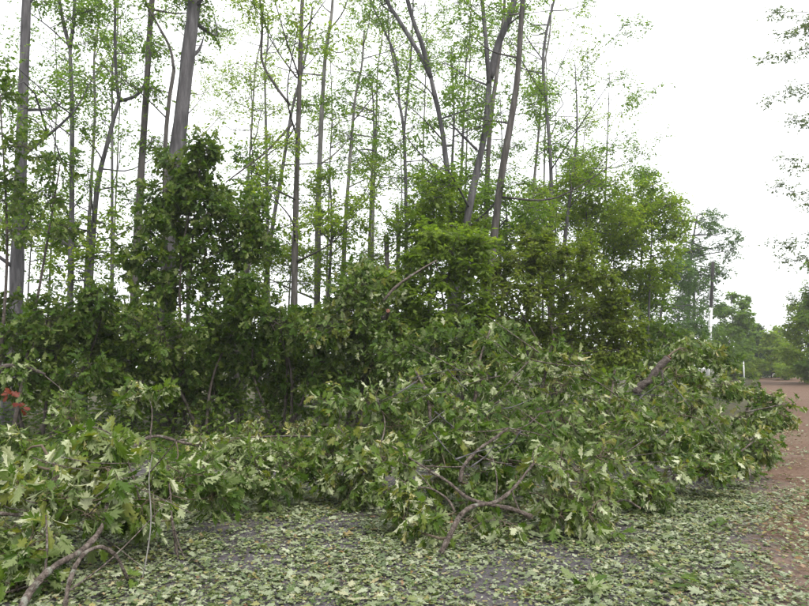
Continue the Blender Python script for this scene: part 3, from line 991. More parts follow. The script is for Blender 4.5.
def conifer(label, px, top, base, wid, d, seed, leaf=.3):
    rg_ = np.random.default_rng(seed)
    t = trunk_line([(px, base), (px, (base + top) / 2), (px, top)], d)
    lb = []
    n = 26
    for i in range(n):
        f = i / n
        y = base + (top - base) * f
        w = wid * (1 - f) ** .8 + .5
        lb.append(L_(px + w * rg_.uniform(-.75, .75), y, d, max(1.4, w * .5), .45, dd=rg_.normal() * w * d / F_PX * .5))
    plant('pine_tree', label, 'tree', [(t, 2.2 * d / F_PX / 2, .03)], lb, seed, 'pine', 'bark_dark', nb=7, ntw=5, k=8, leaf=leaf, lod='kite', mode='spray', droop=.3, tlen=.7, twig_r=.01)


for i, (x, d, lm, lb) in enumerate(((728, 70, 'tree', 'low far shrub at the road verge right of the utility pole'), (750, 78, 'spring', 'low far shrub in front of the dark conifer'), (772, 84, 'blue_green', 'low far shrub at the end of the road'),
                                   (790, 70, 'spring', 'low far shrub left of the right edge trees'), (812, 55, 'tree', 'low shrub under the right edge trees'))):
    mass_tree('far_shrub', lb, x, 366, 12, 9, d, 9, 7, lm, 540 + i, nb=8, leaf=.26, wpx=1.5, dd=3, cat='shrub')
conifer('dark far conifer standing at the end of the dirt road', 758, 326, 378, 13, 88, 71)
conifer('second smaller dark conifer left of the end of the road', 743, 334, 378, 7, 92, 72)


# ---- overhanging pine at the right border
def edge_pine():
    rng = np.random.default_rng(81)
    t = trunk_line([(866, 330), (868, 200), (872, 60), (878, -120)], 20, 3)
    woods = [(t, .2, .08)]
    lobes = []
    for y0, ex, ey in ((15, 768, 12), (40, 762, 60), (70, 772, 92), (10, 776, 32), (110, 790, 118), (165, 778, 162), (190, 768, 188), (215, 782, 240), (245, 786, 262), (275, 792, 300), (-60, 770, -40), (-110, 790, -90)):
        d = 20 + rng.normal() * .5
        tip = P(ex, ey, d)
        st_ = P(868, y0 + 15, 20)
        mid = (tip + st_) / 2 + np.array([0, 0, .15 + .1 * rng.normal()])
        ln = smooth_line([st_, mid, tip], 4)
        woods.append((ln, .02, .005))
        for s in (.45, .62, .8, .95):
            c = st_ * (1 - s) + tip * s + rng.normal(size=3) * .12
            lobes.append((c, np.array([.36, .36, .13]) * rng.uniform(.6, 1.15)))
    plant('pine_tree', 'pine reaching thin drooping boughs in from the right border', 'tree', woods, lobes, 82, 'glare_needle', 'bark_pale', nb=6, ntw=5, k=8, leaf=.065, lod='kite', mode='spray', droop=.3, tlen=.28, twig_r=.003)


edge_pine()


# ---- utility pole and marker post
def pole():
    b = P(707, 372, 51)
    b[2] = float(height(b[0], b[1]))
    top = P(713, 262, 51)
    root = thing('utility_pole', b, 'leaning dark utility pole with a white sleeve at the roadside', 'utility pole')
    axis = top - b
    ln = np.array([b + axis * t for t in np.linspace(0, 1, 9)])
    V, F = limb_tube(ln, .14, .11, 12, np.random.default_rng(3), .01)
    link('pole_shaft', mesh_from('pole_shaft', [(V - b, F, 0, None)], [M['pole_wood']], smooth=(0,)), root)
    a = (P(707, 342, 51)[2] - b[2]) / axis[2]
    c = (P(707, 308, 51)[2] - b[2]) / axis[2]
    off = np.array([-.08, -.16, 0])
    ln2 = np.array([b + off + axis * t for t in np.linspace(a * .2, c, 6)])
    V, F = limb_tube(ln2, .14, .13, 10, None)
    link('cable_guard', mesh_from('cable_guard', [(V - b, F, 0, None)], [M['white']], smooth=(0,)), root)
    e0 = (P(707, 300, 51)[2] - b[2]) / axis[2]
    e1 = (P(707, 281, 51)[2] - b[2]) / axis[2]
    ln3 = np.array([b + np.array([-.2, -.08, 0]) + axis * t for t in np.linspace(e0, e1, 4)])
    V, F = limb_tube(ln3, .05, .05, 8, None)
    link('conduit', mesh_from('conduit', [(V - b, F, 0, None)], [M['metal']], smooth=(0,)), root)


pole()
mp_ = P(744, 372, 55)
mp_[2] = float(height(mp_[0], mp_[1]))
root = thing('marker_post', mp_, 'small white marker post at the verge beside the dirt road', 'post')
mtop = P(744, 362, 55)[2] - mp_[2]
V, F = limb_tube(np.array([[0, 0, -.1], [0, 0, mtop * .5], [0, 0, mtop]]), .05, .045, 8, None)
link('post_shaft', mesh_from('post_shaft', [(V, F, 0, None)], [M['white']], smooth=(0,)), root)
V, F = limb_tube(np.array([[0, 0, mtop], [0, 0, mtop + .03], [0, 0, mtop + .06]]), .055, .03, 8, None)
link('post_cap', mesh_from('post_cap', [(V, F, 0, None)], [M['metal']], smooth=(0,)), root)

# ================================================================== BRUSH AT THE EDGE OF THE WOOD
rb = np.random.default_rng(101)


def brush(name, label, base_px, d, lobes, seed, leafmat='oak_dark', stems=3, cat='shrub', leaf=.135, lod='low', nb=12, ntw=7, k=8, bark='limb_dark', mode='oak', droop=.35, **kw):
    rg_ = np.random.default_rng(seed)
    b = P(base_px, 400, d)
    b[2] = float(height(b[0], b[1])) - .03
    woods = []
    cs = np.array([l[0] for l in lobes])
    order = np.argsort(-cs[:, 2])
    for i in range(stems):
        tgt = cs[order[min(len(order) - 1, i * max(1, len(order) // (stems + 1)))]]
        s0 = b + np.array([rg_.normal() * .15, rg_.normal() * .15, 0])
        mid = (s0 + tgt) / 2 + rg_.normal(size=3) * .15 + np.array([0, 0, .2])
        woods.append((smooth_line([s0, mid, tgt], 6), .035 + .01 * rg_.random(), .012))
    return plant(name, label, cat, woods, lobes, seed, leafmat, bark, part='stem', nb=nb, ntw=ntw, k=k, leaf=leaf, lod=lod, mode=mode, droop=droop, base=b,
                 tlen=.32, floor=None, wood_names=['stem'] * stems, **kw)


# tall dark oak sapling hiding the foot of the thickest trunk
brush('oak_sapling', 'tall dark oak sapling in front of the thickest trunk', 175, 15.5,
      [L_(*a, 15.5, r) for a, r in (((180, 165), 16), ((200, 185), 22), ((165, 195), 20), ((150, 225), 24), ((185, 220), 28), ((215, 215), 20), ((245, 215), 20), ((262, 235), 18),
                                     ((140, 255), 22), ((170, 258), 28), ((205, 255), 26), ((238, 248), 18), ((155, 285), 26), ((190, 290), 30), ((222, 282), 20), ((205, 150), 10), ((195, 200), 20))],
      201, leaf=.15, flip=.10, nb=10, k=8)
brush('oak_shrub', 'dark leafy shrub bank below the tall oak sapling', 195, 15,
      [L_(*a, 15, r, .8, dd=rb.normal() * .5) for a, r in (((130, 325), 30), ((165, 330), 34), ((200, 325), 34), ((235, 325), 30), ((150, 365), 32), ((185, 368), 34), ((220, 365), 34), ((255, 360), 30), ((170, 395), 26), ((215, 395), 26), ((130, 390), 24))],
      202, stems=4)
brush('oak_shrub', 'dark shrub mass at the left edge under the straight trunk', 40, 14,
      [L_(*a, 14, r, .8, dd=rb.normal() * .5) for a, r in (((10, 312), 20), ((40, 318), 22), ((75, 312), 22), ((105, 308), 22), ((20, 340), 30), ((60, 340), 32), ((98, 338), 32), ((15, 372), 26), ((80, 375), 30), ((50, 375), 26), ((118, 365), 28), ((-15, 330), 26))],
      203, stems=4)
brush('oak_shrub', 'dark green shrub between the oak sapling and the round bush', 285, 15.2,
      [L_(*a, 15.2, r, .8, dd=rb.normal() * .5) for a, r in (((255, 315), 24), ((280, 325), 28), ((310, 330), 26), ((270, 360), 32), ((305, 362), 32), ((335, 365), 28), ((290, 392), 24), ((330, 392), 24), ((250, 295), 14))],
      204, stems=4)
brush('oak_shrub', 'round dark green bush left of the bright sapling', 355, 14.5,
      [L_(*a, 14.5, r, .9, dd=rb.normal() * .4) for a, r in (((350, 285), 20), ((335, 305), 24), ((365, 300), 26), ((385, 318), 22), ((345, 335), 28), ((375, 340), 28), ((360, 368), 28), ((390, 362), 24), ((330, 325), 22), ((368, 278), 14))],
      205, stems=3, tint=(.6, .22), leafmat='oak', flip=.06)
rr_ = np.random.default_rng(7)
brush('maple_sapling', 'bright yellow green maple sapling at the centre', 440, 15.5,
      [L_(*a, 15.5, r, .7) for a, r in (((430, 235), 16), ((452, 250), 20), ((420, 262), 18), ((445, 275), 22), ((470, 270), 18), ((415, 295), 20), ((440, 305), 24), ((468, 300), 20), ((425, 330), 22), ((455, 335), 24), ((405, 325), 16), ((480, 245), 14), ((400, 280), 14), ((478, 320), 18))],
      206, 'bright', leaf=.13, lod='low', bark='limb', flip=.15, mode='spray', droop=.3)
brush('hemlock_bush', 'fine textured olive bush behind the centre leaf pile', 560, 16.5,
      [L_(*a, 16.5, r, .6, dd=rr_.normal() * .7) for a, r in (((520, 265), 22), ((548, 255), 24), ((575, 262), 24), ((600, 280), 24), ((620, 305), 22), ((510, 295), 24), ((540, 290), 28), ((570, 298), 28), ((598, 315), 26), ((625, 335), 22), ((520, 325), 26), ((552, 328), 28), ((585, 338), 26), ((612, 350), 22), ((500, 275), 16), ((535, 240), 14), ((495, 320), 20))],
      207, 'olive', leaf=.105, lod='kite', nb=12, ntw=9, k=10, mode='spray', droop=.35, bark='limb_dark', cat='bush')
brush('maple_shrub', 'low mid green shrub under the bright sapling', 440, 13.6,
      [L_(*a, 13.6, r, .8, dd=rr_.normal() * .4) for a, r in (((405, 352), 22), ((435, 350), 24), ((468, 345), 24), ((495, 345), 20), ((420, 375), 22), ((455, 372), 24))],
      208, 'oak', leaf=.13, tint=(.45, .2), flip=.08)
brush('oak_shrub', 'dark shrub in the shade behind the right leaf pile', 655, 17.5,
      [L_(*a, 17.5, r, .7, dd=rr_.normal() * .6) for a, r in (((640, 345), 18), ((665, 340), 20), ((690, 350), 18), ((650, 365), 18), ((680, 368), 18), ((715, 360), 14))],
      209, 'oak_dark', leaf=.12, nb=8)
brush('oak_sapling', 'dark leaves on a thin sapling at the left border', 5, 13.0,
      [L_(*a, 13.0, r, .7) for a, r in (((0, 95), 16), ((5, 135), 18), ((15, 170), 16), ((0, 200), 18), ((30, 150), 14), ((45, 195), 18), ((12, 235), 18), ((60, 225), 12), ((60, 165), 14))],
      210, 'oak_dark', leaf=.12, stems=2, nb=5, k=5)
hedge = [(20, 19, 'spring', 'pale shrub seen low between the leftmost trunks'), (75, 21, 'tree', 'green shrub low behind the V forked tree'), (125, 20, 'spring', 'light shrub in the gap under the bare dark trunk'),
         (185, 22, 'tree', 'shrub behind the foot of the thickest trunk'), (240, 19, 'tree', 'low green shrub under the bright gap left of centre'), (290, 22, 'bright', 'green shrub at the foot of the slim dark trunk'),
         (345, 20, 'tree', 'shrub behind the round dark bush'), (400, 23, 'tree', 'shrub behind the dark broken stub'), (500, 21, 'bright', 'green shrub behind the foot of the sweeping trunk'),
         (555, 22, 'olive', 'olive shrub deep behind the fine textured bush'), (590, 26, 'tree', 'green shrub deep under the slim broken topped trunk'), (650, 30, 'blue_green', 'dark green shrub deep under the tall right hand trees'), (455, 24, 'spring', 'light shrub deep behind the bright sapling'),
         (620, 24, 'olive', 'olive shrub under the yellowish tree at right'), (690, 45, 'blue_green', 'blue green shrub at the edge of the road verge'), (725, 60, 'tree', 'roadside shrub just right of the utility pole')]
for i, (x, d, lm, lb) in enumerate(hedge):
    rg_ = np.random.default_rng(240 + i)
    lo = [L_(x + rg_.uniform(-36, 36) * 20 / d, rg_.uniform(312, 372) + (10 if x > 600 else 0), d, rg_.uniform(15, 22) * max(.55, 20 / d), .7, dd=rg_.normal() * .7) for _ in range(11)]
    brush('wood_shrub', lb, x, d, lo, 260 + i, lm, leaf=.14, lod='kite', nb=9, ntw=6, k=8, mode='spray', stems=3)
# bare broken stick in front of the bright sapling
stick = smooth_line([P(384, 300, 13), P(398, 285, 13), P(420, 270, 13.2), P(437, 260, 13.4)], 4)
plant('broken_stick', 'bare grey stick slanting across the bright sapling', 'branch', [(stick, .028, .012, (0,))], [], 601, bark='limb', part='stem', cap_mat='wood')


def torn_stub(label, px, py, d, seed):
    rng = np.random.default_rng(seed)
    a, b_ = P(px - 5, py + 7, d + .8), P(px, py, d)
    plant('broken_limb', label, 'branch', [(smooth_line([a, (a + b_) / 2 + rng.normal(size=3) * .04, b_], 4), .045, .04, (1,))], [], seed, bark='limb_dark', part='stem', cap_mat='wood', sides=10)


torn_stub('reddish torn limb end poking out of the round bush', 388, 311, 13.2, 602)

# ================================================================== FALLEN BRANCHES
FB = dict(cat='branch', bark='limb', part='main_limb', floor=0.0, leafmat='oak', mode='oak')


def px_line(pts, per=6):
    return smooth_line([P(x, y, d) for x, y, d in pts], per)


def fallen(label, limbs, lobes, seed, obj=0, name='fallen_branch', leaf=.112, lod='hi', nb=7, ntw=4, k=6, flip=.4, droop=.8, tlen=.14, tint=(.55, .25), caps='cutwood', twig_r=.003, bark='limb', **kw):
    woods = [(px_line(l[0]), l[1], l[2], l[3] if len(l) > 3 else None) for l in limbs]
    for w in woods:
        w[0][:, 2] = np.maximum(w[0][:, 2], w[1] * .6)
    lb = [L_(*l[:3], l[3] * .66, l[4] if len(l) > 4 else .75) for l in lobes]
    return plant(name, label, 'branch', woods, lb, seed, 'oak' if 'leafmat' not in kw else kw.pop('leafmat'), bark, part='main_limb', nb=nb, ntw=ntw, k=k, leaf=leaf, lod=lod, droop=droop, flip=flip, tlen=tlen,
                 tint=tint, obj_leaves=obj, floor=0.0, cap_mat=caps, twig_r=twig_r, jitter=.75, crown='foliage', branch_mat='twig', blen=1.1, spread=.8, **kw)


# ---- left foreground
fallen('fallen limb rising from the bottom left corner with pale drooping leaves',
       [([(18, 618, 4.25), (30, 592, 4.45), (52, 568, 4.6), (85, 548, 4.85), (104, 522, 5.1), (108, 490, 5.3)], .026, .014, (0,)),
        ([(45, 575, 4.6), (47, 545, 4.7), (46, 515, 4.8)], .010, .005)],
       [(108, 470, 5.4, 26), (70, 495, 5.2, 28), (30, 545, 4.9, 28), (85, 515, 5.1, 20), (8, 575, 4.8, 22)], 701, obj=260, leaf=.15, nb=5, ntw=4, k=4)
fallen('arched grey branch hooping over the leaf litter at bottom left',
       [([(64, 612, 4.35), (70, 580, 4.45), (82, 556, 4.55), (100, 547, 4.65), (116, 556, 4.75), (128, 580, 4.85)], .016, .010),
        ([(70, 590, 4.4), (110, 560, 4.8), (150, 520, 5.2), (175, 490, 5.5)], .006, .003)],
       [(150, 500, 5.4, 24)], 702, obj=120, nb=5, ntw=3, k=4)
fallen('grey branch entering from the left border with wilted leaves',
       [([(-25, 508, 5.0), (5, 514, 5.1), (35, 516, 5.2), (68, 524, 5.3), (100, 538, 5.4)], .015, .006), ([(-20, 560, 4.9), (10, 545, 5.0), (40, 528, 5.1)], .008, .004)],
       [(25, 492, 5.3, 26), (60, 474, 5.5, 22), (-5, 478, 5.4, 22), (10, 530, 5.1, 18)], 703, obj=240, leaf=.15, nb=5, ntw=4, k=4, tint=(.75, .2), flip=.5)
fallen('shoot arching over with a hanging fan of pale leaves at left',
       [([(140, 500, 5.6), (128, 462, 5.7), (113, 436, 5.75), (90, 427, 5.8), (62, 432, 5.8), (45, 440, 5.8)], .008, .004)],
       [(80, 440, 5.8, 22, .4), (108, 445, 5.75, 22, .6), (100, 465, 5.7, 18)], 704, obj=220, leaf=.15, droop=1.1, flip=.5, k=6, tint=(.75, .2))
fallen('thick dark crook of broken limb behind the left leaf heap',
       [([(58, 490, 6.4), (57, 468, 6.4), (64, 453, 6.4), (74, 451, 6.35), (82, 466, 6.3), (86, 480, 6.3)], .04, .03, (0, 1))],
       [(40, 462, 6.7, 16), (15, 460, 6.7, 18), (85, 492, 6.2, 18)], 705, obj=160, leaf=.15, nb=5, ntw=4, caps='wood', bark='limb_dark')
fallen('brown branch lying level behind the left leaf heap',
       [([(112, 470, 6.9), (135, 446, 7.0), (155, 436, 7.1), (180, 442, 7.2), (205, 447, 7.4)], .022, .012),
        ([(150, 440, 7.0), (152, 410, 7.1), (145, 388, 7.2)], .009, .004)],
       [(137, 398, 7.2, 12), (200, 440, 7.3, 18), (170, 468, 6.9, 20), (222, 440, 7.6, 16), (160, 392, 7.3, 9)], 706, obj=230, nb=5)
fallen('dark leaved branch at the right side of the left heap',
       [([(178, 560, 5.6), (172, 520, 5.7), (170, 490, 5.9), (165, 460, 6.2)], .010, .006), ([(195, 575, 5.5), (180, 548, 5.6), (172, 520, 5.7)], .005, .007)],
       [(150, 490, 6.0, 22), (185, 482, 6.1, 24), (205, 468, 6.5, 20), (140, 520, 5.8, 16), (120, 500, 5.8, 16), (212, 495, 6.2, 16)], 707, obj=300, flip=.25, tint=(.45, .22))
fallen('thin pale peeled twig standing upright in the left heap',
       [([(138, 598, 4.9), (146, 560, 5.0), (151, 520, 5.1), (149, 480, 5.2), (152, 455, 5.3)], .005, .003)], [(152, 452, 5.3, 12)], 708, obj=30, nb=3, ntw=2, k=3, bark='bark_pale')
fallen('low heap of oak leaves at the bottom left corner',
       [([(-20, 600, 4.6), (15, 590, 4.6), (50, 580, 4.7)], .01, .005)], [(15, 590, 4.6, 28, .5), (35, 560, 4.8, 24, .5), (-5, 555, 4.9, 26, .6)], 709, obj=200, tint=(.6, .25))
fallen('leafy branch with red leaves below it at the left border',
       [([(-30, 385, 8.6), (0, 368, 8.6), (20, 366, 8.6), (45, 374, 8.7)], .035, .02, (1,)), ([(40, 372, 8.7), (60, 388, 8.7), (72, 400, 8.6)], .008, .004)],
       [(12, 376, 8.5, 14), (58, 404, 8.6, 10), (68, 418, 8.4, 12), (20, 445, 7.6, 18), (-5, 440, 7.6, 20)], 710, obj=160, nb=5, ntw=4, bark='limb_dark')
# red leaves
for q, (px_, py_, n_) in enumerate(((12, 393, 6), (22, 407, 4))):
    rng = np.random.default_rng(720 + q)
    b = P(px_, py_, 8.2)
    rt = thing('red_leaf_sprig', b, ('orange red oak leaf sprig at the left border', 'bright red leaf sprig under the orange one at left')[q], 'leaves')
    V, F = tubes(np.array([[[-.05, 0.05, .06], [0, 0, .03], [.04, 0, 0]]]), .003, .002, 4)
    link('stem', mesh_from('stem', [(V, F, 0, None)], [M['twig']]), rt)
    dd_ = nrm(rng.normal(size=(n_, 3)) * np.array([1, .5, .6]) + np.array([0, 0, -.3]))
    leaf_objects(b + rng.normal(size=(n_, 3)) * .02, dd_, np.tile(np.array([0, -1., .4]), (n_, 1)) + rng.normal(size=(n_, 3)) * .3, rng.uniform(.09, .13, n_), rng.random(n_), 'red', SHAPES['hi'][0::2], M['red'], rt, b, rng)

# ---- low leafy branches between the left heap and the centre
fallen('low leafy branch just right of the left heap', [([(205, 470, 7.6), (235, 462, 7.6), (270, 458, 7.7), (300, 455, 7.8)], .016, .008)],
       [(228, 458, 7.6, 26), (258, 462, 7.5, 24), (285, 462, 7.6, 22), (245, 482, 7.2, 18), (225, 488, 7.0, 18), (270, 482, 7.3, 18)], 731, obj=300, tint=(.5, .25))
fallen('leafy sprays standing up before the dark bank of shrubs', [([(330, 470, 8.0), (335, 440, 8.0), (340, 415, 8.1), (335, 400, 8.1)], .009, .004), ([(338, 425, 8.0), (350, 445, 7.9)], .005, .003)],
       [(335, 402, 8.1, 16), (348, 440, 8.0, 18), (325, 455, 7.9, 22), (350, 470, 7.6, 22)], 732, obj=260)
fallen('low leafy branch lying between the left heap and the upturned branch', [([(280, 490, 7.6), (305, 482, 7.7), (335, 478, 7.7), (360, 484, 7.6)], .012, .006)],
       [(290, 476, 7.6, 20), (312, 470, 7.8, 22), (338, 474, 7.7, 20), (358, 486, 7.4, 16), (300, 455, 8.3, 22), (330, 450, 8.5, 22)], 735, obj=280)
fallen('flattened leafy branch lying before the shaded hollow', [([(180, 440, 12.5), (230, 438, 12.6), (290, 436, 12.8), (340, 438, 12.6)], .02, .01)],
       [(200, 440, 12, 26, .4), (235, 445, 12.2, 26, .4), (275, 442, 12.3, 26, .4), (315, 440, 12.3, 26, .4), (255, 428, 13.5, 22, .4), (300, 426, 13.8, 24, .4), (345, 436, 12.5, 22, .4)], 733, obj=0, k=7, tint=(.85, .15), lod='mid', flip=.45)  # leaf tint raised to offset the shade this branch lies in
fallen('upturned leafy branch left of the sawn fork', [([(350, 480, 7.4), (375, 455, 7.6), (385, 425, 7.8), (378, 400, 8.0)], .014, .006)],
       [(375, 405, 8.0, 24), (395, 425, 7.9, 26), (370, 440, 7.8, 24), (385, 460, 7.4, 22), (362, 470, 7.3, 18)], 734, obj=300, tint=(.6, .25))

# ---- the sawn fork in the centre
fallen('forked sawn branch standing on its cut end in the centre',
       [([(441, 553, 5.62), (450, 535, 5.66), (461, 515, 5.72), (474, 506, 5.8), (495, 502, 5.9), (512, 490, 6.0), (526, 473, 6.1), (534, 463, 6.1)], .024, .010, (0,)),
        ([(534, 463, 6.1), (533, 452, 6.1), (541, 444, 6.15)], .006, .003), ([(534, 464, 6.1), (552, 468, 6.1), (570, 470, 6.1)], .005, .003),
        ([(495, 502, 5.9), (497, 480, 6.0), (492, 455, 6.1)], .006, .003)],
       [(560, 460, 6.2, 20), (405, 520, 6.2, 16)], 741, obj=90, nb=5, ntw=3, k=4)
fallen('second sawn branch crossing behind the forked one',
       [([(532, 517, 6.2), (515, 510, 6.25), (492, 505, 6.3), (468, 498, 6.35), (448, 482, 6.4), (430, 471, 6.45), (405, 455, 6.5), (392, 446, 6.5)], .022, .006, (0,)),
        ([(455, 512, 6.2), (448, 500, 6.25), (432, 489, 6.3), (412, 486, 6.35), (398, 478, 6.4)], .012, .004), ([(432, 489, 6.3), (415, 470, 6.4), (400, 462, 6.45)], .006, .003),
        ([(520, 512, 6.25), (515, 500, 6.3), (512, 490, 6.35)], .009, .007)],
       [(395, 470, 6.6, 22), (410, 500, 6.4, 18), (425, 525, 6.0, 14), (390, 490, 6.5, 18)], 742, obj=200, tint=(.65, .25))
fallen('bare grey bough curving up through the centre pile',
       [([(460, 482, 6.9), (464, 466, 6.95), (478, 450, 7.0), (495, 438, 7.05), (508, 428, 7.1)], .022, .012),
        ([(425, 466, 6.9), (450, 467, 6.95), (480, 466, 6.95)], .008, .005), ([(478, 455, 7.0), (495, 462, 7.0), (512, 464, 7.0)], .008, .004),
        ([(508, 428, 7.1), (490, 431, 7.1), (462, 432, 7.1)], .007, .004), ([(508, 428, 7.1), (530, 432, 7.1), (550, 437, 7.1)], .007, .004)],
       [(455, 430, 7.3, 20), (440, 448, 7.2, 20), (475, 425, 7.4, 20), (430, 470, 7.2, 24), (460, 475, 7.3, 24), (490, 470, 7.3, 24), (515, 480, 7.2, 22), (475, 495, 7.0, 18)], 743, obj=280, tint=(.45, .25))
fallen('heavy spray of hanging pale leaves right of the sawn fork',
       [([(600, 500, 6.6), (585, 480, 6.6), (565, 460, 6.7), (545, 452, 6.8)], .014, .006), ([(585, 480, 6.6), (610, 470, 6.7), (635, 462, 6.8)], .008, .004), ([(610, 505, 6.5), (625, 500, 6.5), (640, 508, 6.4)], .012, .010, (1,))],
       [(545, 465, 6.6, 24), (575, 470, 6.5, 26), (600, 455, 6.7, 26), (570, 498, 6.3, 26), (545, 500, 6.4, 20), (605, 490, 6.5, 26), (590, 515, 6.1, 20), (560, 515, 6.2, 16)], 744, obj=300, droop=.8, flip=.3, tint=(.65, .2), k=4)
fallen('leafy branch low in front of the sawn ends', [([(470, 530, 6.0), (490, 520, 6.2), (520, 525, 6.2)], .006, .004)],
       [(505, 525, 6.1, 14, .5), (465, 520, 6.2, 12, .6)], 745, obj=60, nb=4, ntw=3, k=4)

# ---- crown pile behind the fork
defs = [
    ('pale leaved bough at the left shoulder of the centre pile', [(420, 455, 7.8), (430, 420, 8.0), (425, 390, 8.2), (415, 370, 8.4)], [(415, 382, 8.4, 18), (430, 400, 8.2, 22), (405, 400, 8.1, 24), (420, 425, 7.9, 26), (445, 415, 8.0, 22)]),
    ('bough crowned with upturned white leaf undersides at pile centre', [(470, 450, 8.4), (475, 400, 8.6), (480, 360, 8.8), (490, 330, 9.0)], [(488, 344, 9.0, 13), (470, 362, 8.9, 20), (500, 366, 8.9, 20), (455, 375, 8.7, 24), (485, 380, 8.6, 26), (470, 408, 8.3, 26)]),
    ('leafy bough right of the pile centre with silvery tips', [(530, 450, 8.6), (540, 400, 8.9), (548, 360, 9.1), (555, 335, 9.3)], [(552, 348, 9.3, 14), (530, 360, 9.2, 18), (572, 364, 9.3, 18), (540, 370, 9.0, 26), (565, 385, 8.9, 26), (520, 390, 8.8, 26)]),
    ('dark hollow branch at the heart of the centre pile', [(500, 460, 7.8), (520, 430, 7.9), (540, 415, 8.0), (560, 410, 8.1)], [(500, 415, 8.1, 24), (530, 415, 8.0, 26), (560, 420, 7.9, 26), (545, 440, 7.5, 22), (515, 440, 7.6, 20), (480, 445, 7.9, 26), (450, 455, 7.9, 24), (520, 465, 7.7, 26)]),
    ('bough spilling from the centre pile towards the right pile', [(590, 470, 8.2), (600, 430, 8.4), (610, 400, 8.6), (615, 370, 8.8)], [(612, 384, 8.8, 18), (595, 402, 8.6, 22), (625, 406, 8.6, 22), (590, 425, 8.2, 26), (620, 435, 8.1, 26), (645, 425, 8.3, 22)]),
]
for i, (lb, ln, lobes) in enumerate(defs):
    fallen(lb, [(ln, .028, .010)], lobes, 751 + i, obj=300 if ln[0][2] < 8.3 else 240, nb=7, ntw=4, k=5, flip=.34 if i != 3 else .2, tint=(.55, .25) if i != 3 else (.35, .2), lod='mid' if i in (1, 2) else 'hi', leaf=.112)  # leaves at the pile's heart tinted darker to imitate the hollow's shade

# ---- fine bare twigs tangled in the pile
for i, (lb, cx, cy, rx, ry, d, nn) in enumerate((('tangle of fine bare twigs at the left of the centre pile', 450, 405, 55, 40, 7.7, 9), ('tangle of grey twigs at the heart of the centre pile', 520, 380, 60, 40, 8.3, 9),
                                                 ('bare twigs fanning above the sawn fork', 470, 455, 60, 30, 6.9, 8), ('bare twigs criss crossing the left leaf heap', 90, 500, 80, 55, 5.2, 9),
                                                 ('grey twigs lying through the right pile', 668, 412, 50, 28, 8.6, 8), ('thin twigs criss crossing the leaves right of the fork', 585, 440, 60, 45, 7.3, 8))):
    rg_ = np.random.default_rng(780 + i)
    ls = []
    for q in range(nn):
        x0, y0 = cx + rg_.uniform(-rx, rx), cy + rg_.uniform(-ry, ry)
        a_ = rg_.uniform(-.9, .9) + (math.pi if rg_.random() < .5 else 0)
        L = rg_.uniform(28, 75)
        ls.append(([(x0, y0, d + rg_.normal() * .2), (x0 + L * .5 * math.cos(a_) + rg_.normal() * 4, y0 - L * .5 * math.sin(a_) + rg_.normal() * 4, d), (x0 + L * math.cos(a_), y0 - L * math.sin(a_), d + rg_.normal() * .2)], rg_.uniform(.004, .009), .0025))
    fallen(lb, ls, [], 790 + i, name='dead_twigs', bark='limb' if i % 2 else 'bark', caps=None)

# ---- right pile
fallen('thick dark broken limb with torn orange end in the right pile',
       [([(636, 394, 9.6), (641, 386, 9.6), (650, 380, 9.6), (657, 369, 9.6), (668, 358, 9.6)], .06, .048, (1,)), ([(645, 405, 9.7), (655, 394, 9.7), (662, 384, 9.7), (661, 370, 9.75)], .03, .022)],
       [(635, 375, 10.2, 18), (690, 350, 10.3, 22), (675, 375, 10.1, 22)], 761, obj=60, lod='mid', caps='wood', bark='limb_dark', k=6)
defs = [
    ('upright leafy spray at the top of the right pile', [(690, 420, 10.5), (695, 380, 10.7), (700, 350, 10.9)], [(698, 345, 11, 18), (680, 355, 10.8, 20), (712, 360, 10.8, 20), (695, 378, 10.6, 24), (720, 385, 10.6, 22)], 10),
    ('dark leaved bough at the far right end of the pile', [(740, 430, 11.0), (750, 400, 11.2), (755, 385, 11.4)], [(735, 385, 11.4, 20), (755, 395, 11.2, 22), (775, 405, 11.0, 18), (745, 415, 10.8, 22), (768, 424, 10.6, 14), (783, 416, 10.8, 9)], 11),
    ('leafy bough in the middle of the right pile', [(640, 470, 8.4), (660, 440, 8.7), (680, 415, 9.0)], [(660, 420, 9.0, 24), (690, 410, 9.2, 24), (640, 445, 8.5, 22), (675, 440, 8.6, 24), (705, 430, 8.9, 24), (665, 395, 9.5, 22)], 12),
    ('low bough of wilted leaves at the front of the right pile', [(640, 500, 7.4), (670, 480, 7.6), (700, 465, 7.9)], [(640, 485, 7.4, 22, .6), (670, 470, 7.7, 24, .6), (700, 462, 7.9, 22, .6), (652, 495, 7.2, 14, .5)], 13),
    ('wilted bough at the right foot of the pile near the dirt', [(700, 480, 8.0), (730, 460, 8.6), (755, 440, 9.2)], [(725, 450, 8.9, 24, .6), (750, 440, 9.4, 22, .6), (735, 460, 8.6, 16, .5), (765, 450, 9.2, 14, .5), (712, 468, 8.1, 16, .5)], 14),
]
for lb, ln, lobes, s in defs:
    far = ln[0][2] > 9.5
    fallen(lb, [(ln, .024, .009)], lobes, 760 + s, obj=0 if far else 280, nb=8, ntw=5, k=6, flip=.45, lod='mid', tint=(.6, .25), leaf=.108)
fallen('bundle of thin bare twigs sticking out of the right pile',
       [([(585, 455, 7.6), (610, 458, 7.6), (640, 462, 7.5), (660, 462, 7.4)], .007, .004), ([(600, 465, 7.5), (630, 468, 7.4), (645, 478, 7.3)], .006, .003), ([(592, 458, 7.6), (612, 450, 7.8), (640, 430, 8.0)], .006, .003),
        ([(610, 460, 7.5), (640, 455, 7.5), (665, 452, 7.6)], .005, .003)], [], 777, bark='limb_dark')
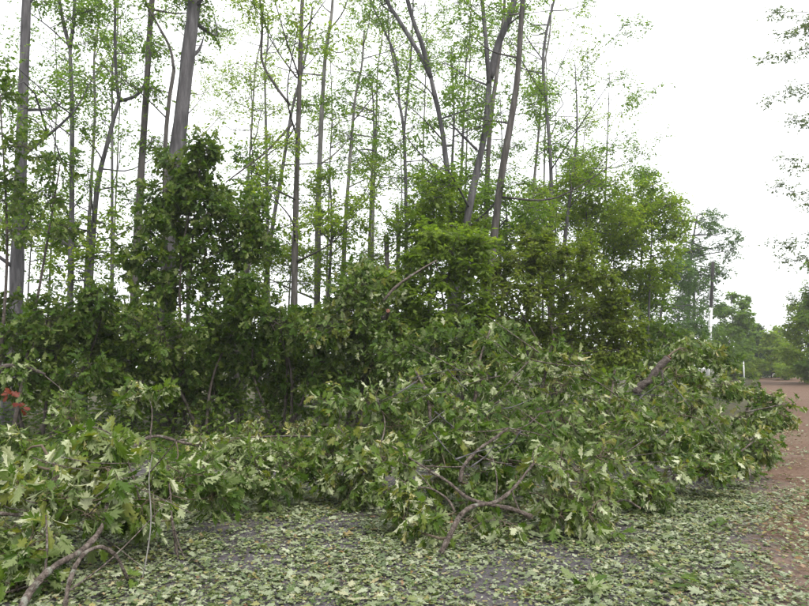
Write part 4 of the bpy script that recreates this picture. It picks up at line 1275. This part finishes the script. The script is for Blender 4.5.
fallen('bare stick poking out of the right pile towards the dirt', [([(745, 412, 10.6), (770, 407, 10.5), (792, 402, 10.4)], .012, .006)], [], 778)

# ---- loose sprigs on the drive
for i, (px_, py_, n_, lb, sz) in enumerate(((688, 590, 8, 'dark green oak sprig lying at the lower right of the drive', .17), (572, 600, 7, 'curled pale oak sprig at the bottom edge right of centre', .16),
                                            (400, 538, 7, 'pale oak sprig lying beside the sawn fork', .13), (365, 492, 5, 'small dark oak sprig on the litter before the low branches', .12),
                                            (505, 536, 6, 'pair of pale leaves on a twig right of the sawn end', .13), (110, 590, 5, 'small green sprig under the arched branch', .12),
                                            (738, 530, 5, 'wilted oak sprig on the drive near the dirt', .13), (620, 540, 5, 'curled leaf sprig in front of the right pile', .13))):
    rng = np.random.default_rng(800 + i)
    b = G(px_, py_)
    rt = thing('oak_sprig', b, lb, 'sprig')
    a = rng.random() * 6.28
    ax = np.array([math.cos(a), math.sin(a), .25])
    ln = np.array([[-ax * .12 + UP * .06, UP * .05, ax * .08 + UP * .05, ax * .16 + UP * .04]])
    V, F = tubes(ln, .004, .0025, 5)
    link('stem', mesh_from('stem', [(V, F, 0, None)], [M['twig']]), rt)
    dd_ = nrm(np.stack([np.cos(a + (np.arange(n_) - n_ / 2) * .75), np.sin(a + (np.arange(n_) - n_ / 2) * .75), rng.uniform(-.15, .45, n_)], 1))
    NN = UP + rng.normal(size=(n_, 3)) * .35
    if i in (1, 2, 4):
        NN = np.where(rng.random((n_, 1)) < .6, -NN, NN)
    leaf_objects(b + ax * .1 + UP * .05 + rng.normal(size=(n_, 3)) * .02, dd_, NN, sz * rng.uniform(.8, 1.15, n_), np.clip(rng.normal(.4, .2, n_), 0, 1), 'hi', SHAPES['hi'], M['oak'], rt, b, rng)

# ================================================================== LEAF LITTER
rl = np.random.default_rng(900)
xs, ys = rl.uniform(-9, 9.5, 560000), 1.5 + 15.5 * rl.random(560000)


def vnoise(x, y, s, seed):
    g = np.random.default_rng(seed).random((128, 128))
    u, v = x / s + 300, y / s + 300
    i, j = np.floor(u).astype(int), np.floor(v).astype(int)
    fu, fv = u - i, v - j
    fu, fv = fu * fu * (3 - 2 * fu), fv * fv * (3 - 2 * fv)
    i, j = i % 128, j % 128
    i2, j2 = (i + 1) % 128, (j + 1) % 128
    return (g[i, j] * (1 - fu) + g[i2, j] * fu) * (1 - fv) + (g[i, j2] * (1 - fu) + g[i2, j2] * fu) * fv


nz_ = .55 * vnoise(xs, ys, .6, 1) + .3 * vnoise(xs, ys, .25, 2) + .15 * vnoise(xs, ys, .12, 3)
dens = .24 + .76 * sstep(.30, .40, nz_)
edge = xs - lane_edge(ys)
dens = dens * np.where(edge > -.6, np.clip(.45 - edge * .55, .05, 1), 1) * np.where(edge > 1.2, .25, 1)
in_view = np.abs(xs) < ys * .66 + .8
far_thin = np.where(ys > 8.5, .3, 1) * np.where(ys < 3.8, .12, 1)
keepm = in_view & (rl.random(len(xs)) < dens * far_thin * .85)
xs, ys = xs[keepm], ys[keepm]
n = len(xs)
edge = xs - lane_edge(ys)
pile = sstep(.4, .7, vnoise(xs, ys, .5, 4))
zs = height(xs, ys) + .010 + np.where(edge > 0, .03, 0) + rl.random(n) ** 1.5 * (.012 + .03 * pile)
pos = np.stack([xs, ys, zs], 1)
a = rl.random(n) * 2 * math.pi
d = np.stack([np.cos(a), np.sin(a), rl.normal(0, .10, n)], 1)
N = UP + rl.normal(size=(n, 3)) * .32
N = np.where(rl.random((n, 1)) < .6, -N, N)
sz = np.where(rl.random(n) < .78, rl.uniform(.018, .05, n), rl.uniform(.045, .09, n) * np.where(rl.random(n) < .12, 1.3, 1))
ti = np.clip(rl.normal(.5, .26, n), 0, 1)
brown = rl.random(n) < .035 + np.where(edge > -.3, .25, 0)
ti = np.where(brown, rl.uniform(.95, 1, n), np.minimum(ti, .93))
score = sz / ys
score = np.where((ys > 4.3) & (np.abs(xs) < ys * .565), score, 0)
top = np.argsort(-score)[:300]
mask = np.ones(n, bool)
mask[top] = False
near = mask & (ys < 5.1) & (sz > .065)
rest = mask & ~near


def tag_leaf(o):
    o['label'] = 'large single oak leaf lying loose on the leaf strewn asphalt'
    o['category'] = 'leaf'
    o['group'] = 'large loose leaves on the drive'


pos[top, 2] += .012
leaf_objects(pos[top], d[top], N[top], sz[top], ti[top], 'flat', FLAT, M['litter'], None, np.zeros(3), rl, name='fallen_leaf', tagger=tag_leaf)
ch = []
tiny = rest & ((sz < .05) | (ys > 6.2))
rest = rest & ~tiny
for m_, sh in ((near, FLAT), (rest, FLATMID), (tiny, SHAPES['star'])):
    V, F, t = leaves(pos[m_], d[m_], N[m_], sz[m_], ti[m_], sh, rl)
    V[:, 2] = np.maximum(V[:, 2], height(V[:, 0], V[:, 1]) + .006)
    ch.append((V, F, 0, t))
    TRI[0] += len(F)
n2 = 45000                                           # torn shreds between the leaves
sx_, sy_ = rl.uniform(-6.5, 6.5, n2), 3.8 + 5.2 * rl.random(n2)
okm = (np.abs(sx_) < sy_ * .66 + .6) & (sx_ < lane_edge(sy_) + .6 * rl.random(n2))
sx_, sy_ = sx_[okm], sy_[okm]
n2 = len(sx_)
a = rl.random(n2) * 6.28
V, F, t = leaves(np.stack([sx_, sy_, height(sx_, sy_) + .008 + .02 * rl.random(n2) + np.where(sx_ > lane_edge(sy_), .03, 0)], 1), np.stack([np.cos(a), np.sin(a), rl.normal(0, .25, n2)], 1),
                 UP * np.where(rl.random((n2, 1)) < .5, 1, -1) + rl.normal(size=(n2, 3)) * .35, rl.uniform(.012, .036, n2), np.where(rl.random(n2) < .06, .98, np.clip(rl.normal(.5, .25, n2), 0, .93)), SHAPES['kite'], rl)
V[:, 2] = np.maximum(V[:, 2], height(V[:, 0], V[:, 1]) + .006)
ch.append((V, F, 0, t))
link('leaf_litter', mesh_from('leaf_litter', ch, [M['litter']]), kind='stuff')

# chips, needles and twiglets on drive and dirt
n = 9000
ys = 3 + 27 * rl.random(n) ** 1.6
xs = lane_edge(ys) + rl.normal(.6, 1.2, n)
q = rl.random(n) < .25
xs = np.where(q, rl.uniform(-5, 4, n), xs)
ys = np.where(q, rl.uniform(3.5, 9, n), ys)
pos = np.stack([xs, ys, height(xs, ys) + .012 + np.where(xs > lane_edge(ys), .028, 0)], 1)
a = rl.random(n) * 6.28
d = np.stack([np.cos(a), np.sin(a), rl.normal(0, .1, n)], 1)
V, F, t = leaves(pos, d, UP + rl.normal(size=(n, 3)) * .3, rl.uniform(.012, .05, n), rl.random(n), SHAPES['needle'], rl)
link('twig_debris', mesh_from('twig_debris', [(V, F, 0, t)], [M['chip']]), kind='stuff')

# low weeds under the brush, seen in the gaps
n = 26000
ys = rl.uniform(10.5, 20, n)
xs = rl.uniform(-11, 8, n)
ok = xs < lane_edge(ys) - 1.0
xs, ys = xs[ok], ys[ok]
n = len(xs)
pos = np.stack([xs, ys, height(xs, ys) + rl.random(n) * (.15 + .95 * sstep(13.5, 15.5, ys))], 1)
d = nrm(np.stack([rl.normal(size=n), rl.normal(size=n), rl.uniform(-.2, .9, n)], 1))
V, F, t = leaves(pos, d, UP + rl.normal(size=(n, 3)) * .5, rl.uniform(.07, .16, n), rl.random(n), SHAPES['kite'], rl)
link('undergrowth', mesh_from('undergrowth', [(V, F, 0, t)], [M['oak_dark']]), kind='stuff')

# ================================================================== HAZE, thin air added to hint at glare over the trees
if GLARE_HAZE_DENSITY > 0:
    x0, x1, y0, y1, z0, z1 = -330, 330, -70, 440, -48, 30
    V = np.array([(x, y, z) for x in (x0, x1) for y in (y0, y1) for z in (z0, z1)], float)
    F = np.array([(0, 1, 3), (0, 3, 2), (4, 6, 7), (4, 7, 5), (0, 4, 5), (0, 5, 1), (2, 3, 7), (2, 7, 6), (0, 2, 6), (0, 6, 4), (1, 5, 7), (1, 7, 3)])
    hm, ht, ho = mat('glare_haze')
    pv = ht.nodes.new('ShaderNodeVolumePrincipled')
    pv.inputs['Color'].default_value = (0.93, 0.95, 0.98, 1)
    pv.inputs['Density'].default_value = GLARE_HAZE_DENSITY
    pv.inputs['Anisotropy'].default_value = 0.3
    ht.links.new(pv.outputs[0], ho.inputs['Volume'])
    link('glare_haze', mesh_from('glare_haze', [(V, F, 0, None)], [hm]), kind='stuff')
print('TRIS', sum(len(m.polygons) for m in bpy.data.meshes))
